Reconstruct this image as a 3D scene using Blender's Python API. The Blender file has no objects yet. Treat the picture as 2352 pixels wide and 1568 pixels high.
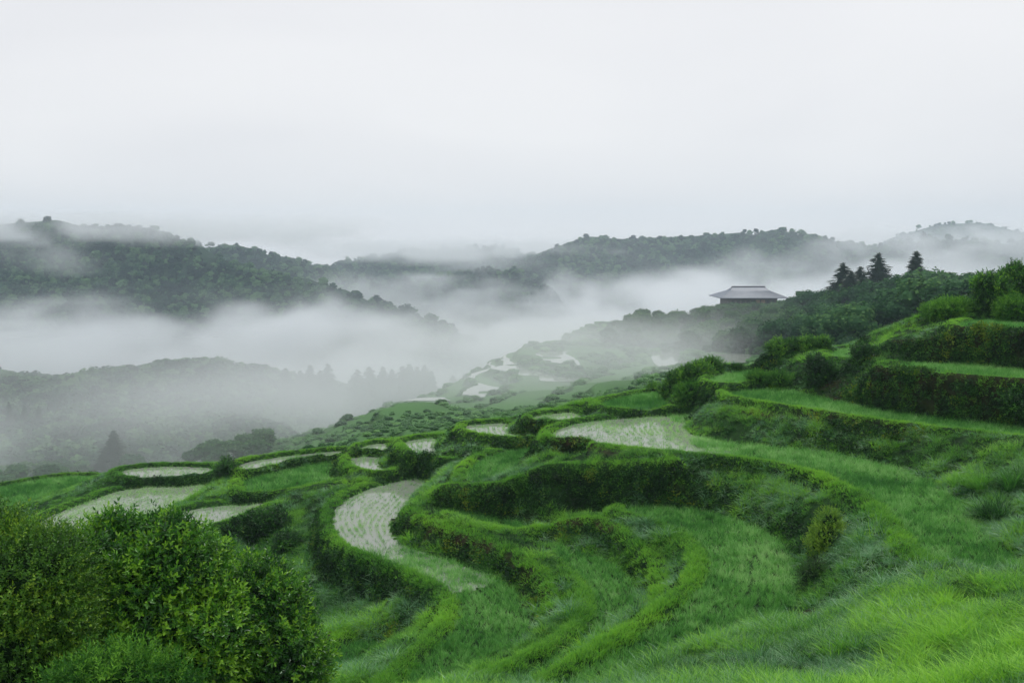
import bpy, math, random
import numpy as np
from mathutils import Vector, Matrix

rng = np.random.default_rng(7)
random.seed(7)
SC = bpy.context.scene

# ------------------------------------------------------------------ camera
FOC, PCX, PCY = 2286.7, 1176.0, 784.0          # reading scale of the picture: 2352 x 1568
PITCH = math.atan(224.0 / FOC)
cam_data = bpy.data.cameras.new('camera')
cam = bpy.data.objects.new('camera', cam_data)
SC.collection.objects.link(cam)
cam.location = (0, 0, 0)
cam.rotation_euler = (math.pi / 2 - PITCH, 0, 0)
cam_data.lens = 35.0
cam_data.sensor_width = 36.0
cam_data.clip_start = 0.1
cam_data.clip_end = 9000
SC.camera = cam

# ------------------------------------------------------------------ sky, sun, exposure
SUN_EL, SUN_AZ = math.radians(58), math.radians(20)
world = bpy.data.worlds.new('World')
SC.world = world
world.use_nodes = True
nt = world.node_tree
nt.nodes.clear()
out = nt.nodes.new('ShaderNodeOutputWorld')
bg = nt.nodes.new('ShaderNodeBackground')
bg.inputs['Strength'].default_value = 0.1
sky = nt.nodes.new('ShaderNodeTexSky')
sky.sky_type = 'NISHITA'
sky.sun_disc = False
sky.sun_elevation = SUN_EL
sky.sun_rotation = SUN_AZ
tc = nt.nodes.new('ShaderNodeTexCoord')
mp = nt.nodes.new('ShaderNodeMapping')
mp.inputs['Scale'].default_value = (1.0, 1.0, 3.0)
n1 = nt.nodes.new('ShaderNodeTexNoise')
n1.inputs['Scale'].default_value = 1.6
n1.inputs['Detail'].default_value = 3.0
n1.inputs['Roughness'].default_value = 0.45
n1.inputs['Distortion'].default_value = 0.4
cr = nt.nodes.new('ShaderNodeValToRGB')
cr.color_ramp.elements[0].position = 0.3
cr.color_ramp.elements[0].color = (0.745, 0.752, 0.79, 1)
cr.color_ramp.elements[1].position = 0.68
cr.color_ramp.elements[1].color = (0.88, 0.88, 0.895, 1)
sc_ = nt.nodes.new('ShaderNodeVectorMath')
sc_.operation = 'SCALE'
sc_.inputs['Scale'].default_value = 7.75
mx = nt.nodes.new('ShaderNodeMix')
mx.data_type = 'RGBA'
mx.inputs[0].default_value = 0.97
L = nt.links.new
L(tc.outputs['Generated'], mp.inputs['Vector'])
L(mp.outputs[0], n1.inputs['Vector'])
L(n1.outputs['Fac'], cr.inputs[0])
L(cr.outputs[0], sc_.inputs[0])
L(sky.outputs[0], mx.inputs[6])
L(sc_.outputs[0], mx.inputs[7])
L(mx.outputs[2], bg.inputs['Color'])
L(bg.outputs[0], out.inputs['Surface'])

sun_d = bpy.data.lights.new('sun', 'SUN')
sun_d.energy = 1.5
sun_d.angle = math.radians(25)
sun_d.color = (1.0, 0.98, 0.95)
sun = bpy.data.objects.new('sun', sun_d)
SC.collection.objects.link(sun)
sd = Vector((math.sin(SUN_AZ) * math.cos(SUN_EL), math.cos(SUN_AZ) * math.cos(SUN_EL), math.sin(SUN_EL)))
sun.rotation_euler = (-sd).to_track_quat('-Z', 'Y').to_euler()

SC.view_settings.view_transform = 'Standard'
SC.view_settings.look = 'None'
SC.view_settings.gamma = 1.0
SC.view_settings.use_curve_mapping = False
SC.view_settings.exposure = 0.4
SC.render.engine = 'CYCLES'
SC.cycles.use_denoising = True
SC.cycles.max_bounces = 6
SC.cycles.diffuse_bounces = 3
SC.cycles.glossy_bounces = 2
SC.cycles.transmission_bounces = 3
SC.cycles.volume_bounces = 3
SC.cycles.volume_step_rate = 2.5
SC.cycles.volume_max_steps = 256

# ------------------------------------------------------------------ helpers
CP, SP = math.cos(PITCH), math.sin(PITCH)
def ray(X, Y):
    """direction of sight, scaled so that its forward (y) component is 1"""
    u = np.asarray(X, float) - PCX
    v = PCY - np.asarray(Y, float)
    fy = FOC * CP + v * SP
    fz = -FOC * SP + v * CP
    return u / fy, fz / fy
def atH(X, Y, H):
    a, b = ray(X, Y)
    d = -np.asarray(H, float) / b
    return np.stack([a * d, d, -np.asarray(H, float) + 0 * d], -1)
def atD(X, Y, d):
    a, b = ray(X, Y)
    d = np.asarray(d, float)
    return np.stack([a * d, d, b * d], -1)

def hash2(ix, iy, seed):
    h = (ix * 374761393 + iy * 668265263 + seed * 974634777) & 0xffffffff
    h = ((h ^ (h >> 13)) * 1274126177) & 0xffffffff
    h = h ^ (h >> 16)
    return (h & 0xffff) / 65535.0
def vnoise(x, y, seed=0):
    x = np.asarray(x, float); y = np.asarray(y, float)
    ix = np.floor(x).astype(np.int64); iy = np.floor(y).astype(np.int64)
    fx = x - ix; fy = y - iy
    fx = fx * fx * (3 - 2 * fx); fy = fy * fy * (3 - 2 * fy)
    a = hash2(ix, iy, seed); b = hash2(ix + 1, iy, seed)
    c = hash2(ix, iy + 1, seed); d = hash2(ix + 1, iy + 1, seed)
    return (a * (1 - fx) + b * fx) * (1 - fy) + (c * (1 - fx) + d * fx) * fy
def fbm(x, y, seed=0, octv=4, gain=0.5):
    s = 0; a = 1; t = 0
    for o in range(octv):
        s = s + a * vnoise(x * 2 ** o + 13.7 * o, y * 2 ** o - 7.1 * o, seed + o)
        t += a; a *= gain
    return s / t

def inpoly(px, py, poly):
    inside = np.zeros(px.shape, bool)
    n = len(poly)
    for i in range(n):
        x1, y1 = poly[i]; x2, y2 = poly[(i + 1) % n]
        if y1 == y2: continue
        c = ((y1 > py) != (y2 > py)) & (px < (x2 - x1) * (py - y1) / (y2 - y1) + x1)
        inside ^= c
    return inside
def smooth_poly(P, k=2):
    P = np.asarray(P, float)
    for _ in range(k):
        Q = np.roll(P, -1, 0)
        P = np.stack([0.75 * P + 0.25 * Q, 0.25 * P + 0.75 * Q], 1).reshape(-1, P.shape[1])
    return P

def link(o, parent=None):
    SC.collection.objects.link(o)
    if parent is not None: o.parent = parent
    return o
def tag(o, label=None, cat=None, group=None, kind=None):
    if label: o['label'] = label
    if cat: o['category'] = cat
    if group: o['group'] = group
    if kind: o['kind'] = kind
    return o
def mesh_np(name, verts, faces, mat=None, smooth=True, attrs=None):
    """faces: (n,3) or (n,4) array, or list of such arrays"""
    me = bpy.data.meshes.new(name)
    verts = np.asarray(verts, np.float32)
    if not isinstance(faces, list): faces = [faces]
    faces = [np.asarray(f, np.int32) for f in faces if len(f)]
    loops = np.concatenate([f.ravel() for f in faces])
    tot = np.concatenate([np.full(len(f), f.shape[1], np.int32) for f in faces])
    st = np.concatenate([[0], np.cumsum(tot)[:-1]]).astype(np.int32)
    me.vertices.add(len(verts)); me.vertices.foreach_set('co', verts.ravel())
    me.loops.add(len(loops)); me.loops.foreach_set('vertex_index', loops)
    me.polygons.add(len(tot)); me.polygons.foreach_set('loop_start', st)
    me.polygons.foreach_set('loop_total', tot)
    me.polygons.foreach_set('use_smooth', np.full(len(tot), smooth, bool))
    me.update(calc_edges=True)
    if attrs:
        for k, v in attrs.items():
            a = me.attributes.new(k, 'FLOAT', 'POINT')
            a.data.foreach_set('value', np.asarray(v, np.float32).ravel())
    if mat: me.materials.append(mat)
    return me
def add(name, me, parent=None, loc=(0, 0, 0), rz=0.0, s=1.0):
    o = bpy.data.objects.new(name, me)
    o.location = loc; o.rotation_euler = (0, 0, rz)
    o.scale = (s, s, s) if np.isscalar(s) else s
    return link(o, parent)

# ------------------------------------------------------------------ materials
def new_mat(name):
    m = bpy.data.materials.new(name)
    m.use_nodes = True
    m.node_tree.nodes.clear()
    return m, m.node_tree
def leaf_mat(name, c_dark, c_light, transl=0.35, rough=0.5, spec=0.5, instanced=True, noise=None):
    m, t = new_mat(name)
    o = t.nodes.new('ShaderNodeOutputMaterial')
    p = t.nodes.new('ShaderNodeBsdfPrincipled')
    tr = t.nodes.new('ShaderNodeBsdfTranslucent')
    ms = t.nodes.new('ShaderNodeMixShader')
    ms.inputs[0].default_value = transl
    at = t.nodes.new('ShaderNodeAttribute')
    at.attribute_type = 'INSTANCER' if instanced else 'GEOMETRY'
    at.attribute_name = 'tint'
    av = t.nodes.new('ShaderNodeAttribute')
    av.attribute_name = 'shade'
    am = t.nodes.new('ShaderNodeMath'); am.operation = 'MULTIPLY_ADD'
    am.inputs[1].default_value = 0.45; 
    t.links.new(av.outputs['Fac'], am.inputs[0]); t.links.new(at.outputs['Fac'], am.inputs[2])
    last = am.outputs[0]
    if noise:
        g = t.nodes.new('ShaderNodeNewGeometry')
        nz = t.nodes.new('ShaderNodeTexNoise'); nz.inputs['Scale'].default_value = noise
        nz.inputs['Detail'].default_value = 3
        t.links.new(g.outputs['Position'], nz.inputs['Vector'])
        a2 = t.nodes.new('ShaderNodeMath'); a2.operation = 'MULTIPLY_ADD'
        a2.inputs[1].default_value = 0.9
        a3 = t.nodes.new('ShaderNodeMath'); a3.operation = 'SUBTRACT'; a3.inputs[1].default_value = 0.45
        t.links.new(nz.outputs['Fac'], a2.inputs[0]); t.links.new(last, a2.inputs[2])
        t.links.new(a2.outputs[0], a3.inputs[0]); last = a3.outputs[0]
    r = t.nodes.new('ShaderNodeValToRGB')
    els = r.color_ramp.elements
    if isinstance(c_dark, list):
        while len(els) < len(c_dark): els.new(0.5)
        for e, (pos, c) in zip(els, c_dark):
            e.position = pos; e.color = (*c, 1)
    else:
        els[0].position = 0.0; els[0].color = (*c_dark, 1)
        els[1].position = 1.0; els[1].color = (*c_light, 1)
    t.links.new(last, r.inputs[0])
    t.links.new(r.outputs[0], p.inputs['Base Color'])
    t.links.new(r.outputs[0], tr.inputs['Color'])
    p.inputs['Roughness'].default_value = rough
    p.inputs['Specular IOR Level'].default_value = spec
    t.links.new(p.outputs[0], ms.inputs[1]); t.links.new(tr.outputs[0], ms.inputs[2])
    t.links.new(ms.outputs[0], o.inputs['Surface'])
    return m
def plain_mat(name, c, rough=0.7, c2=None, scale=3.0, bump=0.0, spec=0.5, metallic=0.0):
    m, t = new_mat(name)
    o = t.nodes.new('ShaderNodeOutputMaterial')
    p = t.nodes.new('ShaderNodeBsdfPrincipled')
    p.inputs['Roughness'].default_value = rough
    p.inputs['Specular IOR Level'].default_value = spec
    p.inputs['Metallic'].default_value = metallic
    g = t.nodes.new('ShaderNodeNewGeometry')
    nz = t.nodes.new('ShaderNodeTexNoise'); nz.inputs['Scale'].default_value = scale
    nz.inputs['Detail'].default_value = 6
    t.links.new(g.outputs['Position'], nz.inputs['Vector'])
    r = t.nodes.new('ShaderNodeValToRGB')
    r.color_ramp.elements[0].position = 0.32; r.color_ramp.elements[0].color = (*c, 1)
    r.color_ramp.elements[1].position = 0.68; r.color_ramp.elements[1].color = (*(c2 or c), 1)
    t.links.new(nz.outputs['Fac'], r.inputs[0]); t.links.new(r.outputs[0], p.inputs['Base Color'])
    if bump:
        b = t.nodes.new('ShaderNodeBump'); b.inputs['Strength'].default_value = bump
        t.links.new(nz.outputs['Fac'], b.inputs['Height']); t.links.new(b.outputs[0], p.inputs['Normal'])
    t.links.new(p.outputs[0], o.inputs['Surface'])
    return m

MAT = {}
MAT['grass'] = leaf_mat('grass_blades', [(0.0, (0.010, 0.06, 0.012)), (0.35, (0.075, 0.26, 0.035)), (0.65, (0.18, 0.46, 0.05)), (1.0, (0.29, 0.60, 0.05))], None, 0.4, 0.5, 0.22)
MAT['pale'] = leaf_mat('pale_grass_blades', [(0.0, (0.04, 0.17, 0.06)), (0.5, (0.14, 0.36, 0.14)), (1.0, (0.38, 0.60, 0.34))], None, 0.4, 0.4, 0.4)
MAT['rice'] = leaf_mat('rice_blades', [(0.0, (0.045, 0.20, 0.03)), (0.5, (0.17, 0.47, 0.085)), (1.0, (0.42, 0.68, 0.26))], None, 0.4, 0.5, 0.25)
MAT['weed'] = leaf_mat('weed_leaves', [(0.0, (0.006, 0.026, 0.006)), (0.45, (0.022, 0.09, 0.016)), (0.75, (0.075, 0.22, 0.025)), (1.0, (0.19, 0.27, 0.02))], None, 0.25, 0.5, 0.2)  # dark-leaved weeds, colours deepened further to imitate occlusion shade on the steep banks
MAT['canopy'] = leaf_mat('tree_foliage', [(0.0, (0.012, 0.05, 0.018)), (0.5, (0.042, 0.125, 0.038)), (1.0, (0.13, 0.26, 0.07))], None, 0.25, 0.8, 0.05, instanced=False)
MAT['conifer'] = leaf_mat('conifer_foliage', [(0.0, (0.006, 0.022, 0.010)), (1.0, (0.02, 0.055, 0.02))], None, 0.1, 0.6, 0.3, instanced=False)
MAT['bark'] = plain_mat('bark', (0.035, 0.026, 0.018), 0.9, (0.07, 0.055, 0.04), 8, 0.4)

# ------------------------------------------------------------------ broad terrain behind the terraces (thin plate through known points)
cp = []
def W(*p): cp.extend([tuple(map(float, q)) for q in p])
def D(*p): cp.extend([tuple(atD(*q)) for q in p])
W((-45, 5, -16), (-20, 3, -11), (0, 0, -2), (15, 3, -1.5), (40, 3, 3), (40, 20, 1), (40, 40, 0), (40, 60, -2), (40, 85, -8),
  (25, 85, -12), (10, 85, -15), (0, 85, -19), (-10, 85, -22), (-20, 85, -25), (-30, 85, -28), (-45, 85, -31), (-45, 60, -25), (-45, 40, -22), (-45, 20, -19))
D((1400, 765, 340), (1357, 775, 330), (1288, 790, 290), (1171, 822, 250), (1080, 868, 215), (1000, 908, 190), (930, 938, 165), (860, 975, 140), (800, 1008, 115),
  (1600, 825, 200), (1450, 810, 240), (1350, 862, 190), (1500, 872, 160), (1200, 902, 160), (1250, 932, 130), (1400, 905, 130), (1100, 940, 140), (1000, 978, 115), (900, 1005, 105), (1700, 830, 190),
  (1400, 785, 335), (1550, 745, 330), (1640, 724, 330), (1730, 722, 330), (1850, 722, 310), (1950, 715, 280), (2050, 700, 250), (2150, 695, 230), (2250, 690, 220), (2352, 670, 210), (2500, 640, 200),
  (1500, 800, 270), (1700, 805, 240), (1850, 790, 220), (1980, 780, 190), (1600, 805, 250), (2100, 750, 170), (2250, 715, 150),
  (700, 1050, 130), (550, 1055, 190), (400, 1070, 190), (260, 1080, 190), (100, 1110, 170), (0, 1125, 150), (-200, 1150, 150),
  (0, 868, 400), (150, 888, 400), (300, 872, 400), (430, 850, 400), (550, 858, 400), (640, 875, 400), (760, 905, 395), (-250, 850, 400),
  (0, 960, 330), (200, 970, 320), (450, 960, 330), (700, 955, 365), (850, 960, 370), (980, 955, 360), (1080, 930, 355), (200, 1030, 270), (450, 1035, 270), (650, 1010, 280))
W((30, 430, -75), (80, 430, -65), (130, 400, -55), (200, 320, -10), (260, 200, 12), (150, 130, 4), (70, 110, -6), (260, 420, -60),
  (-60, 130, -43), (-60, 250, -70), (-150, 480, -105), (0, 480, -105), (-300, 480, -105), (150, 500, -100), (300, 500, -80), (-20, 300, -85), (-260, 300, -60), (-260, 120, -45), (-150, 90, -38), (300, 60, 30), (100, 30, 12), (-100, 30, -30))
cp = np.array(cp)
def rbf_fit(P, lam=2.0):
    n = len(P); S = 100.0
    xy = P[:, :2] / S
    r2 = ((xy[:, None] - xy[None]) ** 2).sum(-1)
    K = np.where(r2 > 0, 0.5 * r2 * np.log(np.maximum(r2, 1e-12)), 0) + lam * 1e-3 * np.eye(n)
    A = np.zeros((n + 3, n + 3)); A[:n, :n] = K
    A[:n, n] = 1; A[:n, n + 1:] = xy; A[n:, :n] = A[:n, n:].T
    b = np.zeros(n + 3); b[:n] = P[:, 2]
    w = np.linalg.solve(A, b)
    def f(x, y):
        x = np.asarray(x, float) / S; y = np.asarray(y, float) / S
        out = w[n] + w[n + 1] * x + w[n + 2] * y
        for i in range(n):
            r2 = (x - xy[i, 0]) ** 2 + (y - xy[i, 1]) ** 2
            out = out + w[i] * 0.5 * r2 * np.log(np.maximum(r2, 1e-12))
        return out
    return f
mid_raw = rbf_fit(cp)

# ------------------------------------------------------------------ near terraces
CELL = 0.16
GX0, GX1, GY0, GY1 = -46.0, 41.0, 1.0, 86.0
nx = int((GX1 - GX0) / CELL) + 1; ny = int((GY1 - GY0) / CELL) + 1
gx = GX0 + np.arange(nx) * CELL; gy = GY0 + np.arange(ny) * CELL
XX, YY = np.meshgrid(gx, gy)            # [iy, ix]

# name, height below the eye, water share, outline as read from the picture
TERR = [
 ('A', 9.6, [(1262,1005),(1275,990),(1320,975),(1400,965),(1500,957),(1590,953),(1582,970),(1566,987),(1590,1003),(1676,1020),(1780,1030),(1876,1037),(2026,1067),(2150,1107),(2216,1167),(2276,1227),(2330,1277),(2420,1345),(2300,1325),(2141,1302),(2100,1262),(2060,1207),(2000,1147),(1900,1100),(1800,1072),(1700,1058),(1600,1048),(1500,1040),(1400,1030),(1330,1020),(1275,1012)]),
 ('B', 8.2, [(1666,908),(1690,901),(1760,897),(1831,900),(1870,915),(1946,927),(2026,945),(2176,965),(2352,985),(2500,1000),(2500,1030),(2352,1010),(2176,992),(2026,972),(1826,940),(1726,925),(1676,915)]),
 ('C', 6.25, [(2026,845),(2100,838),(2180,838),(2250,842),(2352,852),(2500,860),(2500,893),(2352,880),(2176,866),(2080,860),(2035,852)]),
 ('D1', 4.4, [(2200,747),(2260,738),(2352,748),(2450,760),(2450,777),(2352,767),(2260,759),(2200,757)]),
 ('F', 11.4, [(1420,1176),(1460,1168),(1500,1163),(1580,1165),(1680,1187),(1776,1227),(1826,1277),(1838,1350),(1845,1410),(1800,1430),(1650,1475),(1500,1525),(1400,1568),(1330,1610),(1230,1610),(1376,1517),(1486,1452),(1576,1387),(1622,1327),(1618,1262),(1526,1207),(1440,1184)]),
 ('E', 12.4, [(1251,1252),(1262,1245),(1386,1287),(1441,1322),(1471,1367),(1471,1392),(1426,1437),(1351,1492),(1276,1537),(1200,1590),(1120,1590),(1226,1527),(1301,1492),(1351,1452),(1366,1402),(1346,1352),(1306,1307)]),
 ('E2', 12.1, [(1009,1168),(1058,1175),(1128,1187),(1229,1208),(1222,1220),(1171,1224),(1105,1206),(1046,1189),(1016,1178)]),
 ('W', 12.9, [(1004,1089),(909,1107),(839,1127),(779,1157),(759,1192),(769,1232),(809,1267),(889,1297),(959,1322),(1019,1352),(1055,1387),(1050,1417),(1024,1467),(959,1527),(880,1600),(1010,1600),(1109,1527),(1199,1482),(1229,1447),(1224,1402),(1184,1357),(1109,1317),(1009,1282),(939,1262),(909,1242),(897,1212),(904,1192),(939,1152),(964,1127),(999,1107)]),
 ('G2', 11.2, [(1060,1102),(1082,1072),(1105,1058),(1163,1040),(1232,1025),(1236,1037),(1222,1058),(1187,1084),(1128,1105),(1082,1109)]),
 ('A2', 10.4, [(1284,1037),(1339,1047),(1399,1057),(1384,1063),(1309,1061),(1284,1052)]),
 ('P7', 10.7, [(1060,983),(1081,977),(1173,972),(1161,985),(1175,1002),(1264,999),(1246,1008),(1187,1011),(1089,1001)]),
 ('P8', 9.9, [(1214,964),(1240,955),(1330,947),(1334,972),(1290,973),(1239,970)]),
 ('P9', 9.3, [(1376,934),(1396,922),(1496,902),(1526,907),(1536,937),(1496,947),(1406,944)]),
 ('P6', 11.7, [(924,1025),(934,1013),(1009,1005),(997,1025),(1004,1051),(1058,1054),(1046,1058),(1006,1058),(960,1049)]),
 ('P5', 12.5, [(800,1067),(810,1048),(885,1045),(866,1060),(870,1074),(903,1084),(885,1088),(847,1086),(819,1079)]),
 ('P4', 12.2, [(824,1032),(842,1024),(892,1018),(887,1040),(826,1038)]),
 ('P3', 12.7, [(540,1074),(560,1064),(640,1051),(760,1038),(792,1037),(780,1047),(700,1060),(640,1072),(600,1084),(560,1087)]),
 ('P3b', 13.0, [(560,1104),(625,1088),(700,1071),(762,1060),(768,1072),(758,1092),(775,1107),(700,1122),(640,1132),(565,1140),(555,1120)]),
 ('P10', 13.4, [(395,1182),(459,1168),(580,1157),(640,1150),(600,1166),(575,1180),(500,1210),(440,1218),(400,1204)]),
 ('P1', 14.2, [(270,1086),(300,1078),(370,1073),(440,1073),(502,1078),(480,1090),(440,1101),(380,1104),(310,1102),(285,1096)]),
 ('P2', 14.6, [(85,1202),(130,1180),(200,1155),(260,1132),(330,1118),(400,1112),(480,1112),(510,1118),(500,1132),(470,1150),(400,1166),(370,1182),(300,1207),(180,1228),(100,1224)]),
 ('L', 14.6, [(770,1500),(800,1475),(850,1470),(890,1480),(900,1500),(850,1530),(780,1560),(740,1600),(700,1600),(740,1530)]),
 ('L2', 16.5, [(0,1120),(60,1108),(150,1095),(230,1095),(220,1110),(120,1140),(20,1170),(-60,1185),(-60,1130)]),
 ('Q1', 7.9, [(1620,880),(1640,868),(1715,852),(1790,862),(1740,880),(1660,890)]),
 ('Q2', 6.6, [(1895,822),(1920,806),(1970,802),(1965,825),(1940,831)]),
]
# crest and slope lines: (X, Y, height below the eye)
LINES = [
 [(1004,1114,11.1),(1060,1114,10.95),(1110,1112,10.75),(1160,1107,10.5),(1200,1090,10.2),(1234,1072,9.95),(1280,1062,9.8),(1309,1067,9.85),(1409,1066,9.75),(1560,1057,9.42)],
 [(1276,1198,11.65),(1320,1190,11.45),(1376,1192,11.35),(1446,1235,11.5),(1500,1290,11.7),(1522,1340,11.85),(1505,1390,11.9)],
 [(925,1168,11.95),(950,1182,11.9),(1009,1207,11.95),(1109,1242,12.0),(1189,1277,12.05),(1239,1315,12.2),(1262,1360,12.35),(1262,1400,12.5)],
 [(1229,1212,12.1),(1280,1199,11.9)],[(1300,1187,11.85),(1330,1183,11.8),(1400,1173,11.6)],
 [(2352,690,3.2),(2250,705,3.6),(2180,710,3.8),(2120,722,4.2),(2060,745,4.9),(2000,768,5.5),(1950,782,5.9),(1850,800,6.4),(1760,815,6.8),(1700,830,7.2),(1640,845,7.6),(1570,870,8.2),(1530,890,8.6),(1480,902,9.0)],
 [(1990,798,5.6),(2094,806,5.6),(2158,801,5.5),(2205,776,4.9)],
 [(2040,775,5.0),(2120,772,4.8),(2190,762,4.5)],
 [(1990,1360,10.1),(2060,1340,9.9),(2141,1322,9.35),(2352,1352,9.0),(2460,1370,8.6)],
 [(2352,1568,7.2),(2200,1568,8.0),(2000,1568,9.0),(1700,1568,10.2),(1500,1568,10.9)],
 [(1500,1550,10.9),(1650,1500,10.9),(1850,1440,10.7),(1900,1350,10.5),(1950,1300,10.1)],
 [(2000,1470,9.8),(2200,1470,8.9),(2352,1460,8.3)],
 [(560,1232,14.2),(600,1300,14.8),(640,1400,15.3),(700,1480,15.3)],
 [(700,1190,13.6),(720,1260,13.8),(780,1330,13.9),(860,1400,14.1)],
]
known = np.zeros(XX.shape, bool)
ZK = np.zeros(XX.shape)
tid = np.full(XX.shape, -1, np.int32)
TPOLY = {}
order = sorted(range(len(TERR)), key=lambda i: -TERR[i][1])    # lowest first, higher ones overwrite
for k in order:
    nm, H, P = TERR[k]
    w = smooth_poly(atH(*np.array(P, float).T, H)[:, :2], 2)
    TPOLY[nm] = w
    m = inpoly(XX, YY, w)
    tid[m] = k; ZK[m] = -H; known |= m
def raster_line(pts, wd=0.25):
    for (a, b) in zip(pts[:-1], pts[1:]):
        n = max(2, int(np.hypot(*(b - a)[:2]) / (CELL * 0.5)))
        for t in np.linspace(0, 1, n):
            q = a + (b - a) * t
            ix = int(round((q[0] - GX0) / CELL)); iy = int(round((q[1] - GY0) / CELL))
            if 1 <= ix < nx - 1 and 1 <= iy < ny - 1:
                for dx in (0, 1):
                    for dy in (0, 1):
                        if tid[iy + dy, ix + dx] < 0:
                            known[iy + dy, ix + dx] = True; ZK[iy + dy, ix + dx] = q[2]
crest = np.zeros(XX.shape, bool)
for li_, ln in enumerate(LINES):
    k0_ = known.copy()
    raster_line(atH(*np.array(ln, float).T))
    if li_ < 3: crest |= known & ~k0_
# borders follow the broad terrain
bm = np.zeros(XX.shape, bool); bm[0] = bm[-1] = True; bm[:, 0] = bm[:, -1] = True
bm &= tid < 0
ZK[bm] = mid_raw(XX[bm], YY[bm]); known |= bm

def relax(Z, K, it):
    Z = Z.copy()
    for _ in range(it):
        A = np.pad(Z, 1, mode='edge')
        N = 0.25 * (A[:-2, 1:-1] + A[2:, 1:-1] + A[1:-1, :-2] + A[1:-1, 2:])
        Z = np.where(K, Z, Z + 1.0 * (N - Z))
    return Z
def fill(ZK, K, lv=6):
    if lv == 0 or min(ZK.shape) < 12:
        Z = np.where(K, ZK, ZK[K].mean())
        return relax(Z, K, 800)
    h, w = ZK.shape
    H2, W2 = (h + 1) // 2, (w + 1) // 2
    s = np.zeros((H2 * 2, W2 * 2)); c = np.zeros((H2 * 2, W2 * 2))
    s[:h, :w] = ZK * K; c[:h, :w] = K
    s = s.reshape(H2, 2, W2, 2).sum((1, 3)); c = c.reshape(H2, 2, W2, 2).sum((1, 3))
    K2 = c > 0
    Zc = fill(np.where(K2, s / np.maximum(c, 1), 0), K2, lv - 1)
    up = np.repeat(np.repeat(Zc, 2, 0), 2, 1)[:h, :w]
    return relax(np.where(K, ZK, up), K, 60)
def dilate(m, r):
    k = int(math.ceil(r / CELL)); out = m.copy()
    P = np.pad(m, k)
    for dy in range(-k, k + 1):
        for dx in range(-k, k + 1):
            if (dx or dy) and (dx * dx + dy * dy) * CELL * CELL <= r * r + 1e-6:
                out |= P[k + dy:k + dy + m.shape[0], k + dx:k + dx + m.shape[1]]
    return out
for k in order:
    H = TERR[k][1]
    lowc = np.zeros(XX.shape, bool)
    for k2 in order:
        if TERR[k2][1] > H + 0.05: lowc |= tid == k2
    mk_ = tid == k
    if not mk_.any(): continue
    ys, xs = np.where(mk_); y0, y1, x0, x1 = max(ys.min() - 8, 0), ys.max() + 9, max(xs.min() - 8, 0), xs.max() + 9
    near_low = dilate(lowc[y0:y1, x0:x1], 0.6) & mk_[y0:y1, x0:x1]
    tt_ = tid[y0:y1, x0:x1]; tt_[near_low] = -1
    zz_ = ZK[y0:y1, x0:x1]; zz_[near_low] = -H + 0.22
Z1 = fill(ZK, known)
# raised grassy bunds along the low side of every field
BUND = 0.26
bund = np.zeros(XX.shape, bool)
for k in order:
    nm, H, P = TERR[k]
    m = tid == k
    if not m.any(): continue
    ys, xs = np.where(m)
    y0, y1, x0, x1 = max(ys.min() - 10, 0), ys.max() + 11, max(xs.min() - 10, 0), xs.max() + 11
    sub = (slice(y0, y1), slice(x0, x1))
    far = TERR[k][1] < 99 and float(YY[m].mean()) > 42
    ring = dilate(m[sub], 0.75 if far else 0.7) & ~m[sub] & (tid[sub] < 0) & ~dilate(m[sub], 0.1)
    low = ring & (Z1[sub] < -H + 0.02)
    low = dilate(low, 0.16) & ring & (Z1[sub] < -H + 0.12)
    bund[sub] |= low
    kk = known[sub]; zz = ZK[sub]
    zz[low] = -H + BUND; kk[low] = True
    known[sub] = kk; ZK[sub] = zz
bund |= dilate(crest, 0.2) & (tid < 0)
ZZ = fill(ZK, known)
slope0 = np.hypot(np.gradient(ZZ, CELL, axis=1), np.gradient(ZZ, CELL, axis=0))
# soften hard edges and roughen the banks
def blur(Z, n=1):
    for _ in range(n):
        A = np.pad(Z, 1, mode='edge')
        Z = (A[:-2, 1:-1] + A[2:, 1:-1] + A[1:-1, :-2] + A[1:-1, 2:] + 2 * Z) / 6
    return Z
flat = tid >= 0
bank = ~flat & ~bund
edge = bund | dilate(flat, 0.1)
lowb = bank & dilate(bund, 1.3)
for r_, c_ in ((0.2, 0.16), (0.4, 0.14), (0.75, 0.10), (1.2, 0.06)):
    ZZ = np.where(lowb & dilate(bund, r_), ZZ - c_ * np.clip(slope0 * 1.8 - 0.35, 0, 1), ZZ)
Zb = blur(ZZ, 2)
ZZ = np.where(flat, ZZ, Zb)
soft = blur(blur(bank.astype(float), 3), 3)
rough = (fbm(XX / 1.3, YY / 1.3, 3) - 0.5) * 0.3 + (fbm(XX / 4.0, YY / 4.0, 9) - 0.5) * 0.25
ZZ = ZZ + rough * soft * bank
ZZ = np.where(bund, ZZ + (fbm(XX / 0.5, YY / 0.5, 21) - 0.5) * 0.08, ZZ)
gzx = np.gradient(ZZ, CELL, axis=1); gzy = np.gradient(ZZ, CELL, axis=0)
slope = np.hypot(gzx, gzy)

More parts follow.
